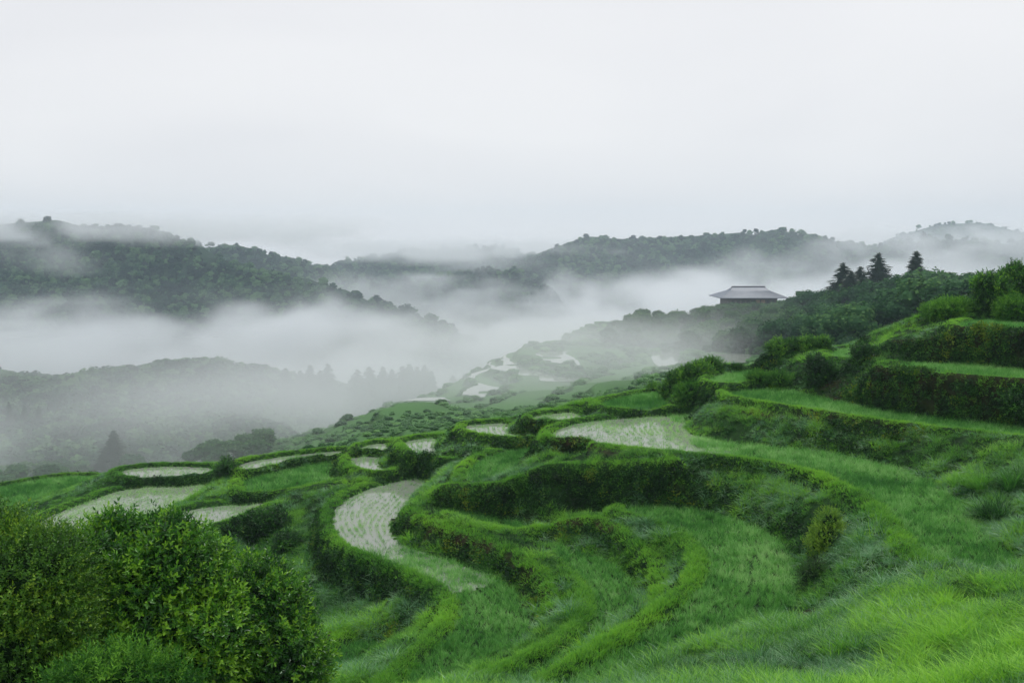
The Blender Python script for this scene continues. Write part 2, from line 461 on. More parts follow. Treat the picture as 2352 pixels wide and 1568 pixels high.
def near_z(x, y, A=None):
    A = ZZ if A is None else A
    fx = np.clip((np.asarray(x) - GX0) / CELL, 0, nx - 1.001); fy = np.clip((np.asarray(y) - GY0) / CELL, 0, ny - 1.001)
    ix = fx.astype(int); iy = fy.astype(int); fx = fx - ix; fy = fy - iy
    return (A[iy, ix] * (1 - fx) + A[iy, ix + 1] * fx) * (1 - fy) + (A[iy + 1, ix] * (1 - fx) + A[iy + 1, ix + 1] * fx) * fy
def near_at(A, x, y):
    ix = np.clip(np.round((np.asarray(x) - GX0) / CELL).astype(int), 0, nx - 1); iy = np.clip(np.round((np.asarray(y) - GY0) / CELL).astype(int), 0, ny - 1)
    return A[iy, ix]
def hit(X, Y, d0=4.0, d1=84.0):
    """first ground point seen along a line of sight"""
    a, b = ray(X, Y)
    d = np.arange(d0, d1, 0.05)
    z = near_z(a * d, d)
    k = np.argmax(z >= b * d)
    if not (z >= b * d).any(): k = len(d) - 1
    return np.array([a * d[k], d[k], z[k]])

# ground colours as attributes: soil share
soil = np.zeros(XX.shape)
SOIL = [([(1850,915),(1950,925),(2100,945),(2250,960),(2340,968)], 0.55, 1.0), ([(1900,885),(2050,885),(2200,890),(2340,900)], 0.4, 0.9),
        ([(2180,840),(2260,830),(2345,840)], 0.6, 0.7), ([(2250,775),(2345,785)], 0.6, 0.9), ([(1285,1022),(1340,1030),(1400,1040)], 0.35, 1.0),
        ([(1700,948),(1850,960),(2000,985),(2120,1010)], 0.3, 0.85), ([(1020,1150),(1060,1170),(1150,1185),(1220,1202)], 0.25, 0.8),
        ([(950,1190),(990,1215),(1050,1240),(1120,1262)], 0.35, 0.95), ([(1140,1275),(1180,1300),(1210,1340),(1230,1380),(1240,1430)], 0.35, 0.85),
        ([(1290,1200),(1350,1205),(1420,1215)], 0.35, 0.9), ([(1830,1410),(1850,1440),(1845,1390)], 0.5, 1.0),
        ([(1520,1160),(1580,1170)], 0.3, 0.8), ([(1180,975),(1230,980)], 0.4, 0.5), ([(870,1460),(890,1470)], 0.4, 0.9), ([(2060,790),(2160,790)], 0.5, 0.7),
        ([(1985,815),(2010,822)], 0.4, 0.9), ([(905,1195),(897,1212),(903,1230)], 0.22, 0.9)]
for pts, r, amt in SOIL:
    q = np.array(pts, float)
    for (a, b) in zip(q[:-1], q[1:]):
        for t in np.linspace(0, 1, max(2, int(np.hypot(*(b - a)) / 12))):
            p = hit(*(a + (b - a) * t))
            g = np.exp(-((XX - p[0]) ** 2 + (YY - p[1]) ** 2) / (r * r)) * amt
            soil = np.maximum(soil, g)
soil = np.where(flat, soil * 0.3, soil) * (0.45 + 0.75 * fbm(XX / 0.7, YY / 0.7, 51))

# ground mesh
idx = np.arange(nx * ny).reshape(ny, nx)
quads = np.stack([idx[:-1, :-1], idx[:-1, 1:], idx[1:, 1:], idx[1:, :-1]], -1).reshape(-1, 4)
m, t = new_mat('terrace_earth')
o_ = t.nodes.new('ShaderNodeOutputMaterial'); p_ = t.nodes.new('ShaderNodeBsdfPrincipled'); p_.inputs['Roughness'].default_value = 0.95; p_.inputs['Specular IOR Level'].default_value = 0.08
g_ = t.nodes.new('ShaderNodeNewGeometry')
nz = t.nodes.new('ShaderNodeTexNoise'); nz.inputs['Scale'].default_value = 2.2; nz.inputs['Detail'].default_value = 7
t.links.new(g_.outputs['Position'], nz.inputs['Vector'])
r1 = t.nodes.new('ShaderNodeValToRGB'); r1.color_ramp.elements[0].position = 0.3; r1.color_ramp.elements[0].color = (0.006, 0.02, 0.005, 1)
r1.color_ramp.elements[1].position = 0.7; r1.color_ramp.elements[1].color = (0.02, 0.06, 0.012, 1)
r2 = t.nodes.new('ShaderNodeValToRGB'); r2.color_ramp.elements[0].position = 0.35; r2.color_ramp.elements[0].color = (0.007, 0.006, 0.004, 1)
r2.color_ramp.elements[1].position = 0.7; r2.color_ramp.elements[1].color = (0.055, 0.038, 0.022, 1)
sa = t.nodes.new('ShaderNodeAttribute'); sa.attribute_name = 'soil'
mxx = t.nodes.new('ShaderNodeMix'); mxx.data_type = 'RGBA'
t.links.new(nz.outputs['Fac'], r1.inputs[0]); t.links.new(nz.outputs['Fac'], r2.inputs[0])
t.links.new(sa.outputs['Fac'], mxx.inputs[0]); t.links.new(r1.outputs[0], mxx.inputs[6]); t.links.new(r2.outputs[0], mxx.inputs[7])
t.links.new(mxx.outputs[2], p_.inputs['Base Color'])
bp = t.nodes.new('ShaderNodeBump'); bp.inputs['Strength'].default_value = 0.8; bp.inputs['Distance'].default_value = 0.2
t.links.new(nz.outputs['Fac'], bp.inputs['Height']); t.links.new(bp.outputs[0], p_.inputs['Normal'])
t.links.new(p_.outputs[0], o_.inputs['Surface'])
MAT['earth'] = m
me = mesh_np('terraced_hillside', np.stack([XX, YY, ZZ], -1).reshape(-1, 3), quads, MAT['earth'], True, {'soil': soil})
tag(add('terraced_hillside', me), 'grassy hillside cut into curving rice terraces with steep banks', kind='structure')

# ------------------------------------------------------------------ scattering
def make_protos(cname, meshes):
    c = bpy.data.collections.new(cname)
    for i, me in enumerate(meshes):
        c.objects.link(bpy.data.objects.new('%s_%02d' % (cname, i), me))
    return c
def scatter(name, pts, rot, scl, tint, coll, nvar, parent=None, mat=None, kind='stuff', label=None):
    n = len(pts)
    me = bpy.data.meshes.new(name)
    me.vertices.add(n); me.vertices.foreach_set('co', np.asarray(pts, np.float32).ravel())
    def at(k, ty, arr, f='value'):
        a = me.attributes.new(k, ty, 'POINT'); a.data.foreach_set(f, arr.ravel())
    at('rot', 'FLOAT_VECTOR', np.asarray(rot, np.float32), 'vector')
    scl = np.asarray(scl, np.float32)
    if scl.ndim == 1: scl = np.repeat(scl[:, None], 3, 1)
    at('scl', 'FLOAT_VECTOR', scl, 'vector')
    at('tint', 'FLOAT', np.asarray(tint, np.float32))
    at('vid', 'INT', rng.integers(0, nvar, n).astype(np.int32))
    if mat: me.materials.append(mat)
    o = bpy.data.objects.new(name, me); link(o, parent)
    g = bpy.data.node_groups.new(name + '_scatter', 'GeometryNodeTree')
    g.interface.new_socket('Geometry', in_out='INPUT', socket_type='NodeSocketGeometry')
    g.interface.new_socket('Geometry', in_out='OUTPUT', socket_type='NodeSocketGeometry')
    gi = g.nodes.new('NodeGroupInput'); go = g.nodes.new('NodeGroupOutput')
    ip = g.nodes.new('GeometryNodeInstanceOnPoints')
    ci = g.nodes.new('GeometryNodeCollectionInfo')
    ci.inputs['Collection'].default_value = coll
    ci.inputs['Separate Children'].default_value = True
    ci.inputs['Reset Children'].default_value = True
    def na(k, ty):
        q = g.nodes.new('GeometryNodeInputNamedAttribute'); q.data_type = ty; q.inputs['Name'].default_value = k
        return q.outputs['Attribute']
    g.links.new(gi.outputs[0], ip.inputs['Points'])
    g.links.new(ci.outputs[0], ip.inputs['Instance'])
    ip.inputs['Pick Instance'].default_value = True
    g.links.new(na('vid', 'INT'), ip.inputs['Instance Index'])
    g.links.new(na('rot', 'FLOAT_VECTOR'), ip.inputs['Rotation'])
    g.links.new(na('scl', 'FLOAT_VECTOR'), ip.inputs['Scale'])
    g.links.new(ip.outputs[0], go.inputs[0])
    md = o.modifiers.new('scatter', 'NODES'); md.node_group = g
    if kind: o['kind'] = kind
    if label: o['label'] = label
    return o

def blades(name, n, h, spread, width, lean, droop, mat, seed, segs=3, shade=0.5):
    r = np.random.default_rng(seed)
    V = []; Q = []; T = []; S = []
    for i in range(n):
        az = r.uniform(0, 2 * np.pi); rad = spread * math.sqrt(r.uniform())
        b = np.array([math.cos(az) * rad, math.sin(az) * rad, -0.04])
        da = az + r.normal(0, 0.9)
        dirv = np.array([math.cos(da), math.sin(da), 0])
        side = np.array([-dirv[1], dirv[0], 0])
        tw = r.uniform(-0.8, 0.8); side = side * math.cos(tw) + dirv * math.sin(tw)
        hh = h * r.uniform(0.55, 1.15); ln = lean * r.uniform(0.2, 1.2); dr = droop * r.uniform(0.3, 1.3)
        w = width * r.uniform(0.7, 1.3); sh = r.uniform(-shade, shade)
        base = len(V)
        for k in range(segs + 1):
            u = k / segs
            c = b + dirv * (ln * u + dr * u * u) * hh + np.array([0, 0, 1.0]) * hh * (u - 0.45 * dr * u * u)
            ww = w * (1 - u) ** 0.7 * 0.5
            if k < segs:
                V += [c - side * ww, c + side * ww]; S += [sh, sh]
            else:
                V.append(c); S.append(sh)
        for k in range(segs - 1):
            q = base + 2 * k
            Q.append([q, q + 1, q + 3, q + 2])
        q = base + 2 * (segs - 1)
        T.append([q, q + 1, q + 2])
    return mesh_np(name, V, [np.array(Q).reshape(-1, 4), np.array(T).reshape(-1, 3)], mat, True, {'shade': S})
def leaf_clump(name, n, R, size, mat, seed, flat_=0.8, shade=0.5, up=0.6, shell=0.5):
    """loose clump of separate pointed leaves, each folded along its midrib"""
    r = np.random.default_rng(seed)
    V = []; T = []; S = []
    for i in range(n):
        d = r.normal(0, 1, 3); d /= np.linalg.norm(d); d[2] = abs(d[2]) * flat_ if r.uniform() < up else d[2] * flat_
        rad = R * (shell + (1 - shell) * r.uniform()) 
        c = d * rad
        a = d * r.uniform(0.3, 1) + r.normal(0, 0.6, 3); a[2] -= 0.25; a /= np.linalg.norm(a)
        nrm = np.array([0, 0, 1.0]) + r.normal(0, 0.45, 3); s = np.cross(a, nrm); s /= max(np.linalg.norm(s), 1e-6)
        u = np.cross(s, a)
        l = size * r.uniform(0.6, 1.25); w = l * r.uniform(0.2, 0.3); sh = r.uniform(-shade, shade)
        q = len(V)
        V += [c, c + a * l * 0.45 + s * w + u * w * 0.4, c + a * l, c + a * l * 0.45 - s * w + u * w * 0.4]
        S += [sh] * 4
        T += [[q, q + 1, q + 2], [q, q + 2, q + 3]]
    return mesh_np(name, V, np.array(T), mat, False, {'shade': S})

C_LONG = make_protos('long_grass', [blades('long_grass_tuft', 30, 0.46, 0.13, 0.021, 0.4, 0.85, MAT['grass'], 100 + i) for i in range(6)])
C_PALE = make_protos('pale_grass', [blades('pale_grass_tuft', 26, 0.5, 0.13, 0.021, 0.45, 1.0, MAT['pale'], 700 + i) for i in range(5)])
C_SHORT = make_protos('short_grass', [blades('short_grass_tuft', 36, 0.16, 0.19, 0.017, 0.4, 0.5, MAT['grass'], 200 + i, 2) for i in range(5)])
C_RICE = make_protos('rice', [blades('rice_tuft', 16, 0.36, 0.06, 0.016, 0.28, 0.45, MAT['rice'], 300 + i) for i in range(6)])
C_SEED = make_protos('seedling', [blades('seedling_tuft', 9, 0.26, 0.035, 0.012, 0.35, 0.4, MAT['rice'], 400 + i) for i in range(6)])
C_WEED = make_protos('weed', [leaf_clump('weed_clump', 60, 0.3, 0.12, MAT['weed'], 500 + i, 0.6) for i in range(6)])

def visible(x, y, z, mX=0.12, mY=0.12):
    d = y * CP - z * SP
    u = x / np.maximum(d, 0.1) * FOC + PCX; v = PCY - (y * SP + z * CP) / np.maximum(d, 0.1) * FOC
    return (d > 2) & (u > -2352 * mX) & (u < 2352 * (1 + mX)) & (v < 1568 * (1 + mY)) & (v > -300)
def sample(dens):
    """random points on the near ground, dens = points per square metre of plan area"""
    p = (dens * CELL * CELL).ravel()
    n = rng.poisson(p)
    k = np.repeat(np.arange(len(p)), n)
    iy, ix = k // nx, k % nx
    x = gx[ix] + rng.uniform(-0.5, 0.5, len(k)) * CELL; y = gy[iy] + rng.uniform(-0.5, 0.5, len(k)) * CELL
    z = near_z(x, y)
    ok = visible(x, y, z)
    return x[ok], y[ok], z[ok], iy[ok], ix[ok]
def lean_rot(x, y, iy, ix, amount=0.8, jit=0.7):
    sx, sy = gzx_s[iy, ix], gzy_s[iy, ix]
    az = np.arctan2(-sy, -sx) + rng.normal(0, jit, len(x))
    tilt = np.clip(np.arctan(np.hypot(sx, sy)) * amount, 0, 1.15) + rng.normal(0, 0.12, len(x))
    flatm = np.hypot(sx, sy) < 0.05
    az = np.where(flatm, rng.uniform(0, 6.28, len(x)), az)
    return np.stack([np.zeros(len(x)), tilt, az], -1)
Zs = blur(ZZ, 5)
gzx_s = np.gradient(Zs, CELL, axis=1); gzy_s = np.gradient(Zs, CELL, axis=0)
slope_s = np.hypot(gzx_s, gzy_s)
dist = np.hypot(XX, YY)
dfac = np.clip(30.0 / dist, 0.62, 1.5)
area = np.sqrt(1 + np.minimum(slope_s, 7) ** 2)
patch = fbm(XX / 2.6, YY / 2.6, 31); patch2 = fbm(XX / 0.9, YY / 0.9, 41)
steep = np.clip((slope_s - 0.65) / 0.5, 0, 1)
fgz = ((YY < 27) & (XX > 1)).astype(float)

# fields with visible water
WATER = {'A': None, 'W': None, 'P1': None, 'P2': None, 'P3': None, 'P4': None, 'P5': None, 'P6': None, 'P7': None, 'P8': None, 'P10': None}
wm, wt = new_mat('paddy_water')
wo = wt.nodes.new('ShaderNodeOutputMaterial'); wp = wt.nodes.new('ShaderNodeBsdfPrincipled')
wp.inputs['Base Color'].default_value = (0.20, 0.225, 0.185, 1); wp.inputs['Roughness'].default_value = 0.06
wp.inputs['IOR'].default_value = 1.333; wp.inputs['Specular IOR Level'].default_value = 0.5
wg = wt.nodes.new('ShaderNodeNewGeometry'); wn = wt.nodes.new('ShaderNodeTexNoise'); wn.inputs['Scale'].default_value = 5
wb = wt.nodes.new('ShaderNodeBump'); wb.inputs['Strength'].default_value = 0.05; wb.inputs['Distance'].default_value = 0.05
wt.links.new(wg.outputs['Position'], wn.inputs['Vector']); wt.links.new(wn.outputs['Fac'], wb.inputs['Height'])
wt.links.new(wb.outputs[0], wp.inputs['Normal']); wt.links.new(wp.outputs[0], wo.inputs['Surface'])
MAT['water'] = wm
def poly_dist(px, py, poly):
    best = np.full(px.shape, 1e9)
    for a, b in zip(poly, np.roll(poly, -1, 0)):
        e = b - a; L2 = max(e @ e, 1e-9)
        tt = np.clip(((px - a[0]) * e[0] + (py - a[1]) * e[1]) / L2, 0, 1)
        best = np.minimum(best, np.hypot(px - a[0] - tt * e[0], py - a[1] - tt * e[1]))
    return best
waterx = {}
for k, (nm, H, P) in enumerate(TERR):
    mk = tid == k
    if not mk.any(): continue
    poly = TPOLY[nm]
    x0, y0 = poly.min(0); x1, y1 = poly.max(0)
    wet = nm in WATER
    if wet:
        dm = dilate(mk, 0.35) & (mk | ((ZZ > -H + 0.02) & (tid < 0)))
        if nm == 'A':
            dm &= XX < atH(1640, 1000, 9.6)[0]
        if nm == 'W': dm &= YY > 36.6 + 1.6 * np.sin(XX * 1.1 + 1) + (fbm(XX, YY, 33) - 0.5) * 3
        c4 = dm[:-1, :-1] & dm[1:, :-1] & dm[:-1, 1:] & dm[1:, 1:]
        qs = quads[c4.ravel()]
        u, inv = np.unique(qs, return_inverse=True)
        vv = np.stack([XX.ravel()[u], YY.ravel()[u], np.full(len(u), -H + 0.05)], -1)
        tag(add('paddy_water', mesh_np('paddy_water', vv, inv.reshape(-1, 4), MAT['water'])), 'shallow water standing in a rice paddy', kind='structure')
    # rows of plants that follow the outline
    d0 = float(np.hypot(*poly.mean(0)))
    for part in ((0, 1) if nm in ('A', 'W') else (0,)):
        sparse = wet and part == 0
        row = (0.27 if sparse else 0.22) * (1.0 if d0 < 48 else 1.15)
        n = int((x1 - x0) * (y1 - y0) * (230 if sparse else 170))
        px = rng.uniform(x0, x1, n); py = rng.uniform(y0, y1, n)
        ok = inpoly(px, py, poly) & visible(px, py, np.full(n, -H)) & (near_at(tid, px, py) == k)
        if nm == 'A':
            e = atH(1592, 1000, 9.6)[0] + 0.5 * np.sin(py * 0.9)
            ok &= (px < e) if part == 0 else (px >= e)
        if nm == 'W':
            e = 39.3 + 1.2 * np.sin(px * 1.3)
            ok &= (py > e - 1.5) if part == 0 else (rng.uniform(size=n) < np.clip((e + 3.0 - py) / 4.0, 0, 1))
        px, py = px[ok], py[ok]
        if not len(px): continue
        ds = poly_dist(px, py, poly)
        fr = np.abs((ds + 0.04 * np.sin(px * 3)) / row % 1 - 0.5)
        keep = fr < ((0.15 if nm != 'W' and nm != 'A' else 0.12) if sparse else 0.19)
        gap = fbm(px / 3.0, py / 3.0, 60 + k)
        if sparse:
            keep &= rng.uniform(size=len(px)) < np.clip(0.75 + (gap - 0.5) * 1.6, 0.15, 1) * (0.55 if nm in ('P1', 'P3', 'P4', 'P7') else 0.9 if nm in ('W', 'A', 'P2', 'P10') else 0.75)
        keep &= ds > 0.1
        px, py, ds, gap = px[keep], py[keep], ds[keep], gap[keep]
        n = len(px)
        rot = np.stack([np.zeros(n), rng.normal(0, 0.1, n), rng.uniform(0, 6.28, n)], -1)
        deep = 0.15 if nm in ('E', 'E2', 'L', 'A2') else 0.0
        tint = 0.36 - deep + (gap - 0.5) * 1.2 + (fbm(px / 0.45, py / 0.45, 5) - 0.5) * 0.7 + rng.normal(0, 0.2, n) + (0.4 if sparse else 0)
        scl = rng.uniform(0.6, 1.25, n) * (1.0 if sparse else 0.95)
        scatter('rice_plants', np.stack([px, py, np.full(n, -H - (0.0 if sparse else 0.02))], -1), rot, scl, tint, C_SEED if sparse else C_RICE, 6,
                label='young rice standing in rows in a flooded paddy' if sparse else 'dense green rice growing in a terrace field')

# grass on slopes and bunds
nonflat = ~flat
rimzone = dilate(flat | bund, 0.35)
long_d = nonflat * ~bund * (1 - 0.75 * rimzone) * dfac * area * (1 - 0.75 * steep) * (1 - 0.7 * soil) * (0.45 + 1.1 * (patch2 > 0.42)) * 21
x, y, z, iy, ix = sample(long_d)
n = len(x)
sl = slope_s[iy, ix]
tint = 0.40 + (patch[iy, ix] - 0.5) * 1.2 + (patch2[iy, ix] - 0.5) * 1.2 - 0.22 * steep[iy, ix] + rng.normal(0, 0.2, n) + 0.10 * fgz[iy, ix]
scl = (0.8 + (patch2[iy, ix] - 0.4) * 1.7) * rng.uniform(0.7, 1.25, n) * np.where(fgz[iy, ix] > 0, 1.0, np.clip(30.0 / dist[iy, ix], 0.55, 0.8))
scatter('slope_grass', np.stack([x, y, z], -1), lean_rot(x, y, iy, ix), np.clip(scl, 0.35, 1.6), tint, C_LONG, 6, label='long wet grass leaning down the terrace slopes')
print('long', n)
pmask = np.clip((fbm(XX / 3.3, YY / 3.3, 91) - 0.43) * 8, 0, 1) * np.clip(slope_s * 3, 0, 1) * (1 - 0.8 * steep)
x, y, z, iy, ix = sample(nonflat * ~bund * dfac * area * pmask * 17 * (1 - 0.8 * soil))
n = len(x)
scatter('pale_grass', np.stack([x, y, z], -1), lean_rot(x, y, iy, ix, 0.9, 0.5), (0.75 + (patch2[iy, ix] - 0.4)) * rng.uniform(0.7, 1.2, n) * np.clip(36.0 / dist[iy, ix], 0.6, 1.1), 0.5 + rng.normal(0, 0.2, n), C_PALE, 5, label='pale silvery long grass hanging on the gentler banks')
print('pale', n)
sh_d = (bund * 75 + (rimzone & ~bund & nonflat) * 50 + (nonflat & ~bund) * 8 * (1 - steep)) * dfac * (1 - 0.5 * soil)
x, y, z, iy, ix = sample(sh_d)
n = len(x)
tint = 0.58 + 0.08 * bund[iy, ix] + (patch[iy, ix] - 0.5) * 0.9 + rng.normal(0, 0.1, n)
scl = rng.uniform(0.6, 1.35, n) * (1 + 0.9 * (patch2[iy, ix] - 0.5)) * np.clip(38.0 / dist[iy, ix], 0.65, 1.05)
scatter('bund_grass', np.stack([x, y, z], -1), lean_rot(x, y, iy, ix), scl, tint, C_SHORT, 5, label='short bright grass covering the paddy bunds')
print('short', n)
wd_d = nonflat * ~bund * dfac * area * (0.03 + 1.0 * steep) * (0.35 + 1.3 * (patch2 > 0.45)) * (1 - 0.15 * soil) * (1 + 1.4 * (XX > 12) * (YY > 42)) * 18
x, y, z, iy, ix = sample(wd_d)
n = len(x)
tint = 0.3 + (patch2[iy, ix] - 0.5) * 1.1 + (patch[iy, ix] - 0.5) * 0.5 + rng.normal(0, 0.16, n) + (0.22 + 0.9 * (patch2[iy, ix] - 0.4)) * (soil[iy, ix] > 0.15)
scl = rng.uniform(0.5, 1.2, n)
scatter('bank_weeds', np.stack([x, y, z], -1), lean_rot(x, y, iy, ix, 0.9), scl, tint, C_WEED, 6, label='dark leafy weeds growing on the steep terrace banks')
print('weed', n)
# growth clinging to the near-vertical faces, by true face area
czs = np.stack([ZZ[:-1, :-1], ZZ[1:, :-1], ZZ[:-1, 1:], ZZ[1:, 1:]])
dzc = np.zeros(ZZ.shape); dzc[:-1, :-1] = czs.max(0) - czs.min(0)
dzc = np.where(dzc > 0.3, dzc / CELL, 0) * (YY > 20)
wallp = fbm(XX / 1.1, YY / 1.1, 61)
x, y, z, iy, ix = sample(dzc * 26 * (0.25 + 1.3 * (wallp > 0.42)))
n = len(x)
x = x + rng.normal(0, 0.05, n); y = y - rng.uniform(0, 0.12, n)
tint = 0.36 + (wallp[iy, ix] - 0.5) * 0.9 + (fbm(x * 1.7 + z * 2.1, z * 2.6 - x, 7) - 0.5) * 1.0 + rng.normal(0, 0.16, n)
scatter('wall_weeds', np.stack([x, y, z], -1), lean_rot(x, y, iy, ix, 0.9), rng.uniform(0.4, 1.0, n), tint, C_WEED, 6, label='leafy weeds and moss clinging to the upright brown terrace walls')
print('wall', n)
x, y, z, iy, ix = sample(dzc * 6)
n = len(x)
scatter('wall_grass', np.stack([x, y - 0.05, z], -1), lean_rot(x, y, iy, ix, 1.0, 0.5), rng.uniform(0.5, 0.95, n), 0.42 + rng.normal(0, 0.25, n), C_SHORT, 5, label='grass hanging down the upright terrace walls')

# ------------------------------------------------------------------ middle distance
def mid_base(x, y):
    z = mid_raw(x, y)
    return np.maximum(z, -112 + 0 * z)
def mid_z(x, y, parts=False):
    z0 = mid_base(x, y) + (fbm(x / 22.0, y / 22.0, 71) - 0.5) * 5.0 * np.clip((y - 95) / 60, 0, 1)
    wt = np.clip((y - 92) / 12, 0, 1) * np.clip((262 - y) / 30, 0, 1) * np.clip((x + 45) / 20, 0, 1) * np.clip((110 - x) / 20, 0, 1)
    q = z0 / 1.7
    f = q - np.floor(q)
    st = (np.floor(q) + np.clip((f - 0.68) / 0.32, 0, 1)) * 1.7
    z = z0 * (1 - wt) + st * wt
    if parts: return z, wt * (f < 0.66), np.floor(q)
    return z
MC = 1.7
mx_ = np.arange(-430, 431, MC); my_ = np.arange(20, 560, MC)
MX, MY = np.meshgrid(mx_, my_)
MZ, MF, ML = mid_z(MX, MY, True)
inside = (MX > GX0 + 1) & (MX < GX1 - 1) & (MY > GY0) & (MY < GY1 - 1)
LX0, LX1, LY0, LY1 = -46.0, 84.0, 86.5, 262.0
ins2 = (MX > LX0) & (MX < LX1) & (MY > LY0) & (MY < LY1)
MZr = np.where((MX > GX0 - 3) & (MX < GX1 + 3) & (MY < GY1 + 3), mid_raw(MX, MY) - 0.25, MZ)
def mid_zi(x, y):
    fx = np.clip((np.asarray(x, float) - mx_[0]) / MC, 0, len(mx_) - 1.001); fy = np.clip((np.asarray(y, float) - my_[0]) / MC, 0, len(my_) - 1.001)
    ix = fx.astype(int); iy = fy.astype(int); fx = fx - ix; fy = fy - iy
    return (MZr[iy, ix] * (1 - fx) + MZr[iy, ix + 1] * fx) * (1 - fy) + (MZr[iy + 1, ix] * (1 - fx) + MZr[iy + 1, ix + 1] * fx) * fy
MAT['hill_ground'] = plain_mat('hill_ground', (0.018, 0.05, 0.016), 0.95, (0.05, 0.115, 0.035), 0.25, 0.0, 0.1)
mi = np.arange(MX.size).reshape(MX.shape)
mq = np.stack([mi[:-1, :-1], mi[:-1, 1:], mi[1:, 1:], mi[1:, :-1]], -1)
mk = ~(inside[:-1, :-1] & inside[1:, 1:] & inside[:-1, 1:] & inside[1:, :-1]) & ~(ins2[:-1, :-1] & ins2[1:, 1:] & ins2[:-1, 1:] & ins2[1:, :-1])
mq = mq[mk]
u, inv = np.unique(mq, return_inverse=True)
gm = MAT['hill_ground'].node_tree
pa = [q for q in gm.nodes if q.type == 'BSDF_PRINCIPLED'][0]; ra = [q for q in gm.nodes if q.type == 'VALTORGB'][0]
aa = gm.nodes.new('ShaderNodeAttribute'); aa.attribute_name = 'field'
ma = gm.nodes.new('ShaderNodeMix'); ma.data_type = 'RGBA'; ma.inputs[7].default_value = (0.075, 0.17, 0.055, 1)
gm.links.new(aa.outputs['Fac'], ma.inputs[0]); gm.links.new(ra.outputs[0], ma.inputs[6]); gm.links.new(ma.outputs[2], pa.inputs['Base Color'])
me = mesh_np('valley_slopes', np.stack([MX.ravel()[u], MY.ravel()[u], MZr.ravel()[u]], -1), inv.reshape(-1, 4), MAT['hill_ground'], True, {'field': MF.ravel()[u] * (0.55 + 0.45 * vnoise(MX / 9.0 + ML, MY / 13.0, 6).ravel()[u])})
tag(add('valley_slopes', me), 'misty slopes falling to the valley behind the terraces', kind='structure')
# the lower terraces get a finer sheet of their own
TC = 0.5
tx_ = np.arange(LX0, LX1 + 0.01, TC); ty_ = np.arange(LY0, LY1 + 0.01, TC)
TX, TY = np.meshgrid(tx_, ty_)
TZ, TF, TL = mid_z(TX, TY, True)
ti = np.arange(TX.size).reshape(TX.shape)
tq = np.stack([ti[:-1, :-1], ti[:-1, 1:], ti[1:, 1:], ti[1:, :-1]], -1)
me = mesh_np('lower_terraces', np.stack([TX, TY, TZ], -1).reshape(-1, 3), tq.reshape(-1, 4), MAT['hill_ground'], True, {'field': TF.ravel() * (0.55 + 0.45 * vnoise(TX / 9.0 + TL, TY / 13.0, 6).ravel())})
tag(add('lower_terraces', me), 'lower rice terraces stepping down into the mist', kind='structure')
wz = (TF > 0.5) & (vnoise(TX / 15.0 + TL * 7.3, TY / 22.0 + TL * 3.1, 5) > np.where((TY > 180) & (TX > 5), 0.5, 0.66)) & (TY > 158) & (vnoise(TX / 5.0, TY / 6.0 + TL, 9) > 0.25)
c4 = wz[:-1, :-1] & wz[1:, 1:] & wz[:-1, 1:] & wz[1:, :-1]
wq = tq[c4]
u, inv = np.unique(wq, return_inverse=True)
me = mesh_np('distant_paddy_water', np.stack([TX.ravel()[u], TY.ravel()[u], TL.ravel()[u] * 1.7 + 0.10], -1), inv.reshape(-1, 4), MAT['water'])
tag(add('distant_paddy_water', me), 'pale flooded paddies far down the misty slope', kind='structure')

# ------------------------------------------------------------------ far hills
RIDGES = [
 (165, [(-500,560,760),(-300,530,750),(0,512,750),(120,503,750),(200,513,745),(350,515,735),(430,550,725),(520,592,715),(650,625,700),(760,652,690),(850,685,680),(950,715,670)]),
 (170, [(300,560,960),(400,556,955),(500,560,950),(560,562,945),(650,585,940),(750,612,930),(830,640,920),(900,680,910)]),
 (190, [(650,620,1160),(750,606,1150),(850,585,1150),(1000,570,1150),(1150,562,1150),(1220,585,1140),(1300,630,1130)]),
 (110, [(800,670,880),(850,650,880),(1000,635,870),(1100,612,860),(1180,612,850),(1240,650,840),(1280,700,830)]),
 (190, [(1150,640,1010),(1230,582,1000),(1350,540,1000),(1420,547,1000),(1600,540,1000),(1700,532,1000),(1800,524,990),(1900,542,980),(2000,562,970),(2100,548,960),(2200,542,960),(2352,557,960),(2600,572,960),(2900,560,960)]),
 (200, [(1950,590,1500),(2050,540,1500),(2150,510,1500),(2250,505,1500),(2352,530,1500),(2500,560,1500),(2800,540,1500)]),
]
FC = 9.0
fx_ = np.arange(-1150, 1151, FC); fy_ = np.arange(470, 1760, FC)
FX, FY = np.meshgrid(fx_, fy_)
FLOOR = -112.0
def far_height(x, y):
    z = np.full(np.shape(x), FLOOR) + (fbm(x / 90, y / 90, 5) - 0.5) * 6
    for wdt, pts in RIDGES:
        P = atD(*np.array(pts, float).T)
        bz = np.full(np.shape(x), -1e9)
        for a, b in zip(P[:-1], P[1:]):
            e = (b - a)[:2]; L2 = e @ e
            tt = np.clip(((x - a[0]) * e[0] + (y - a[1]) * e[1]) / L2, 0, 1)
            s = np.hypot(x - a[0] - tt * e[0], y - a[1] - tt * e[1]) / wdt
            g = fbm(x / 75.0 + a[1], y / 130.0, 17) - 0.5
            s2 = np.clip(s * (1 + 0.75 * g * np.clip(s * 3, 0, 1)), 0, 1.25)
            rz = a[2] + (b[2] - a[2]) * tt
            prof = (1 - s2) - 0.06 * np.sin(s2 * 6.28)
            bz = np.maximum(bz, FLOOR - 3 + (rz - FLOOR + 3) * np.maximum(prof, -0.05))
        z = np.maximum(z, bz)
    return z
FZ = far_height(FX, FY)
FZ = np.where(FY < 520, np.minimum(FZ, -108), FZ)
fi = np.arange(FX.size).reshape(FX.shape)
fq = np.stack([fi[:-1, :-1], fi[:-1, 1:], fi[1:, 1:], fi[1:, :-1]], -1).reshape(-1, 4)
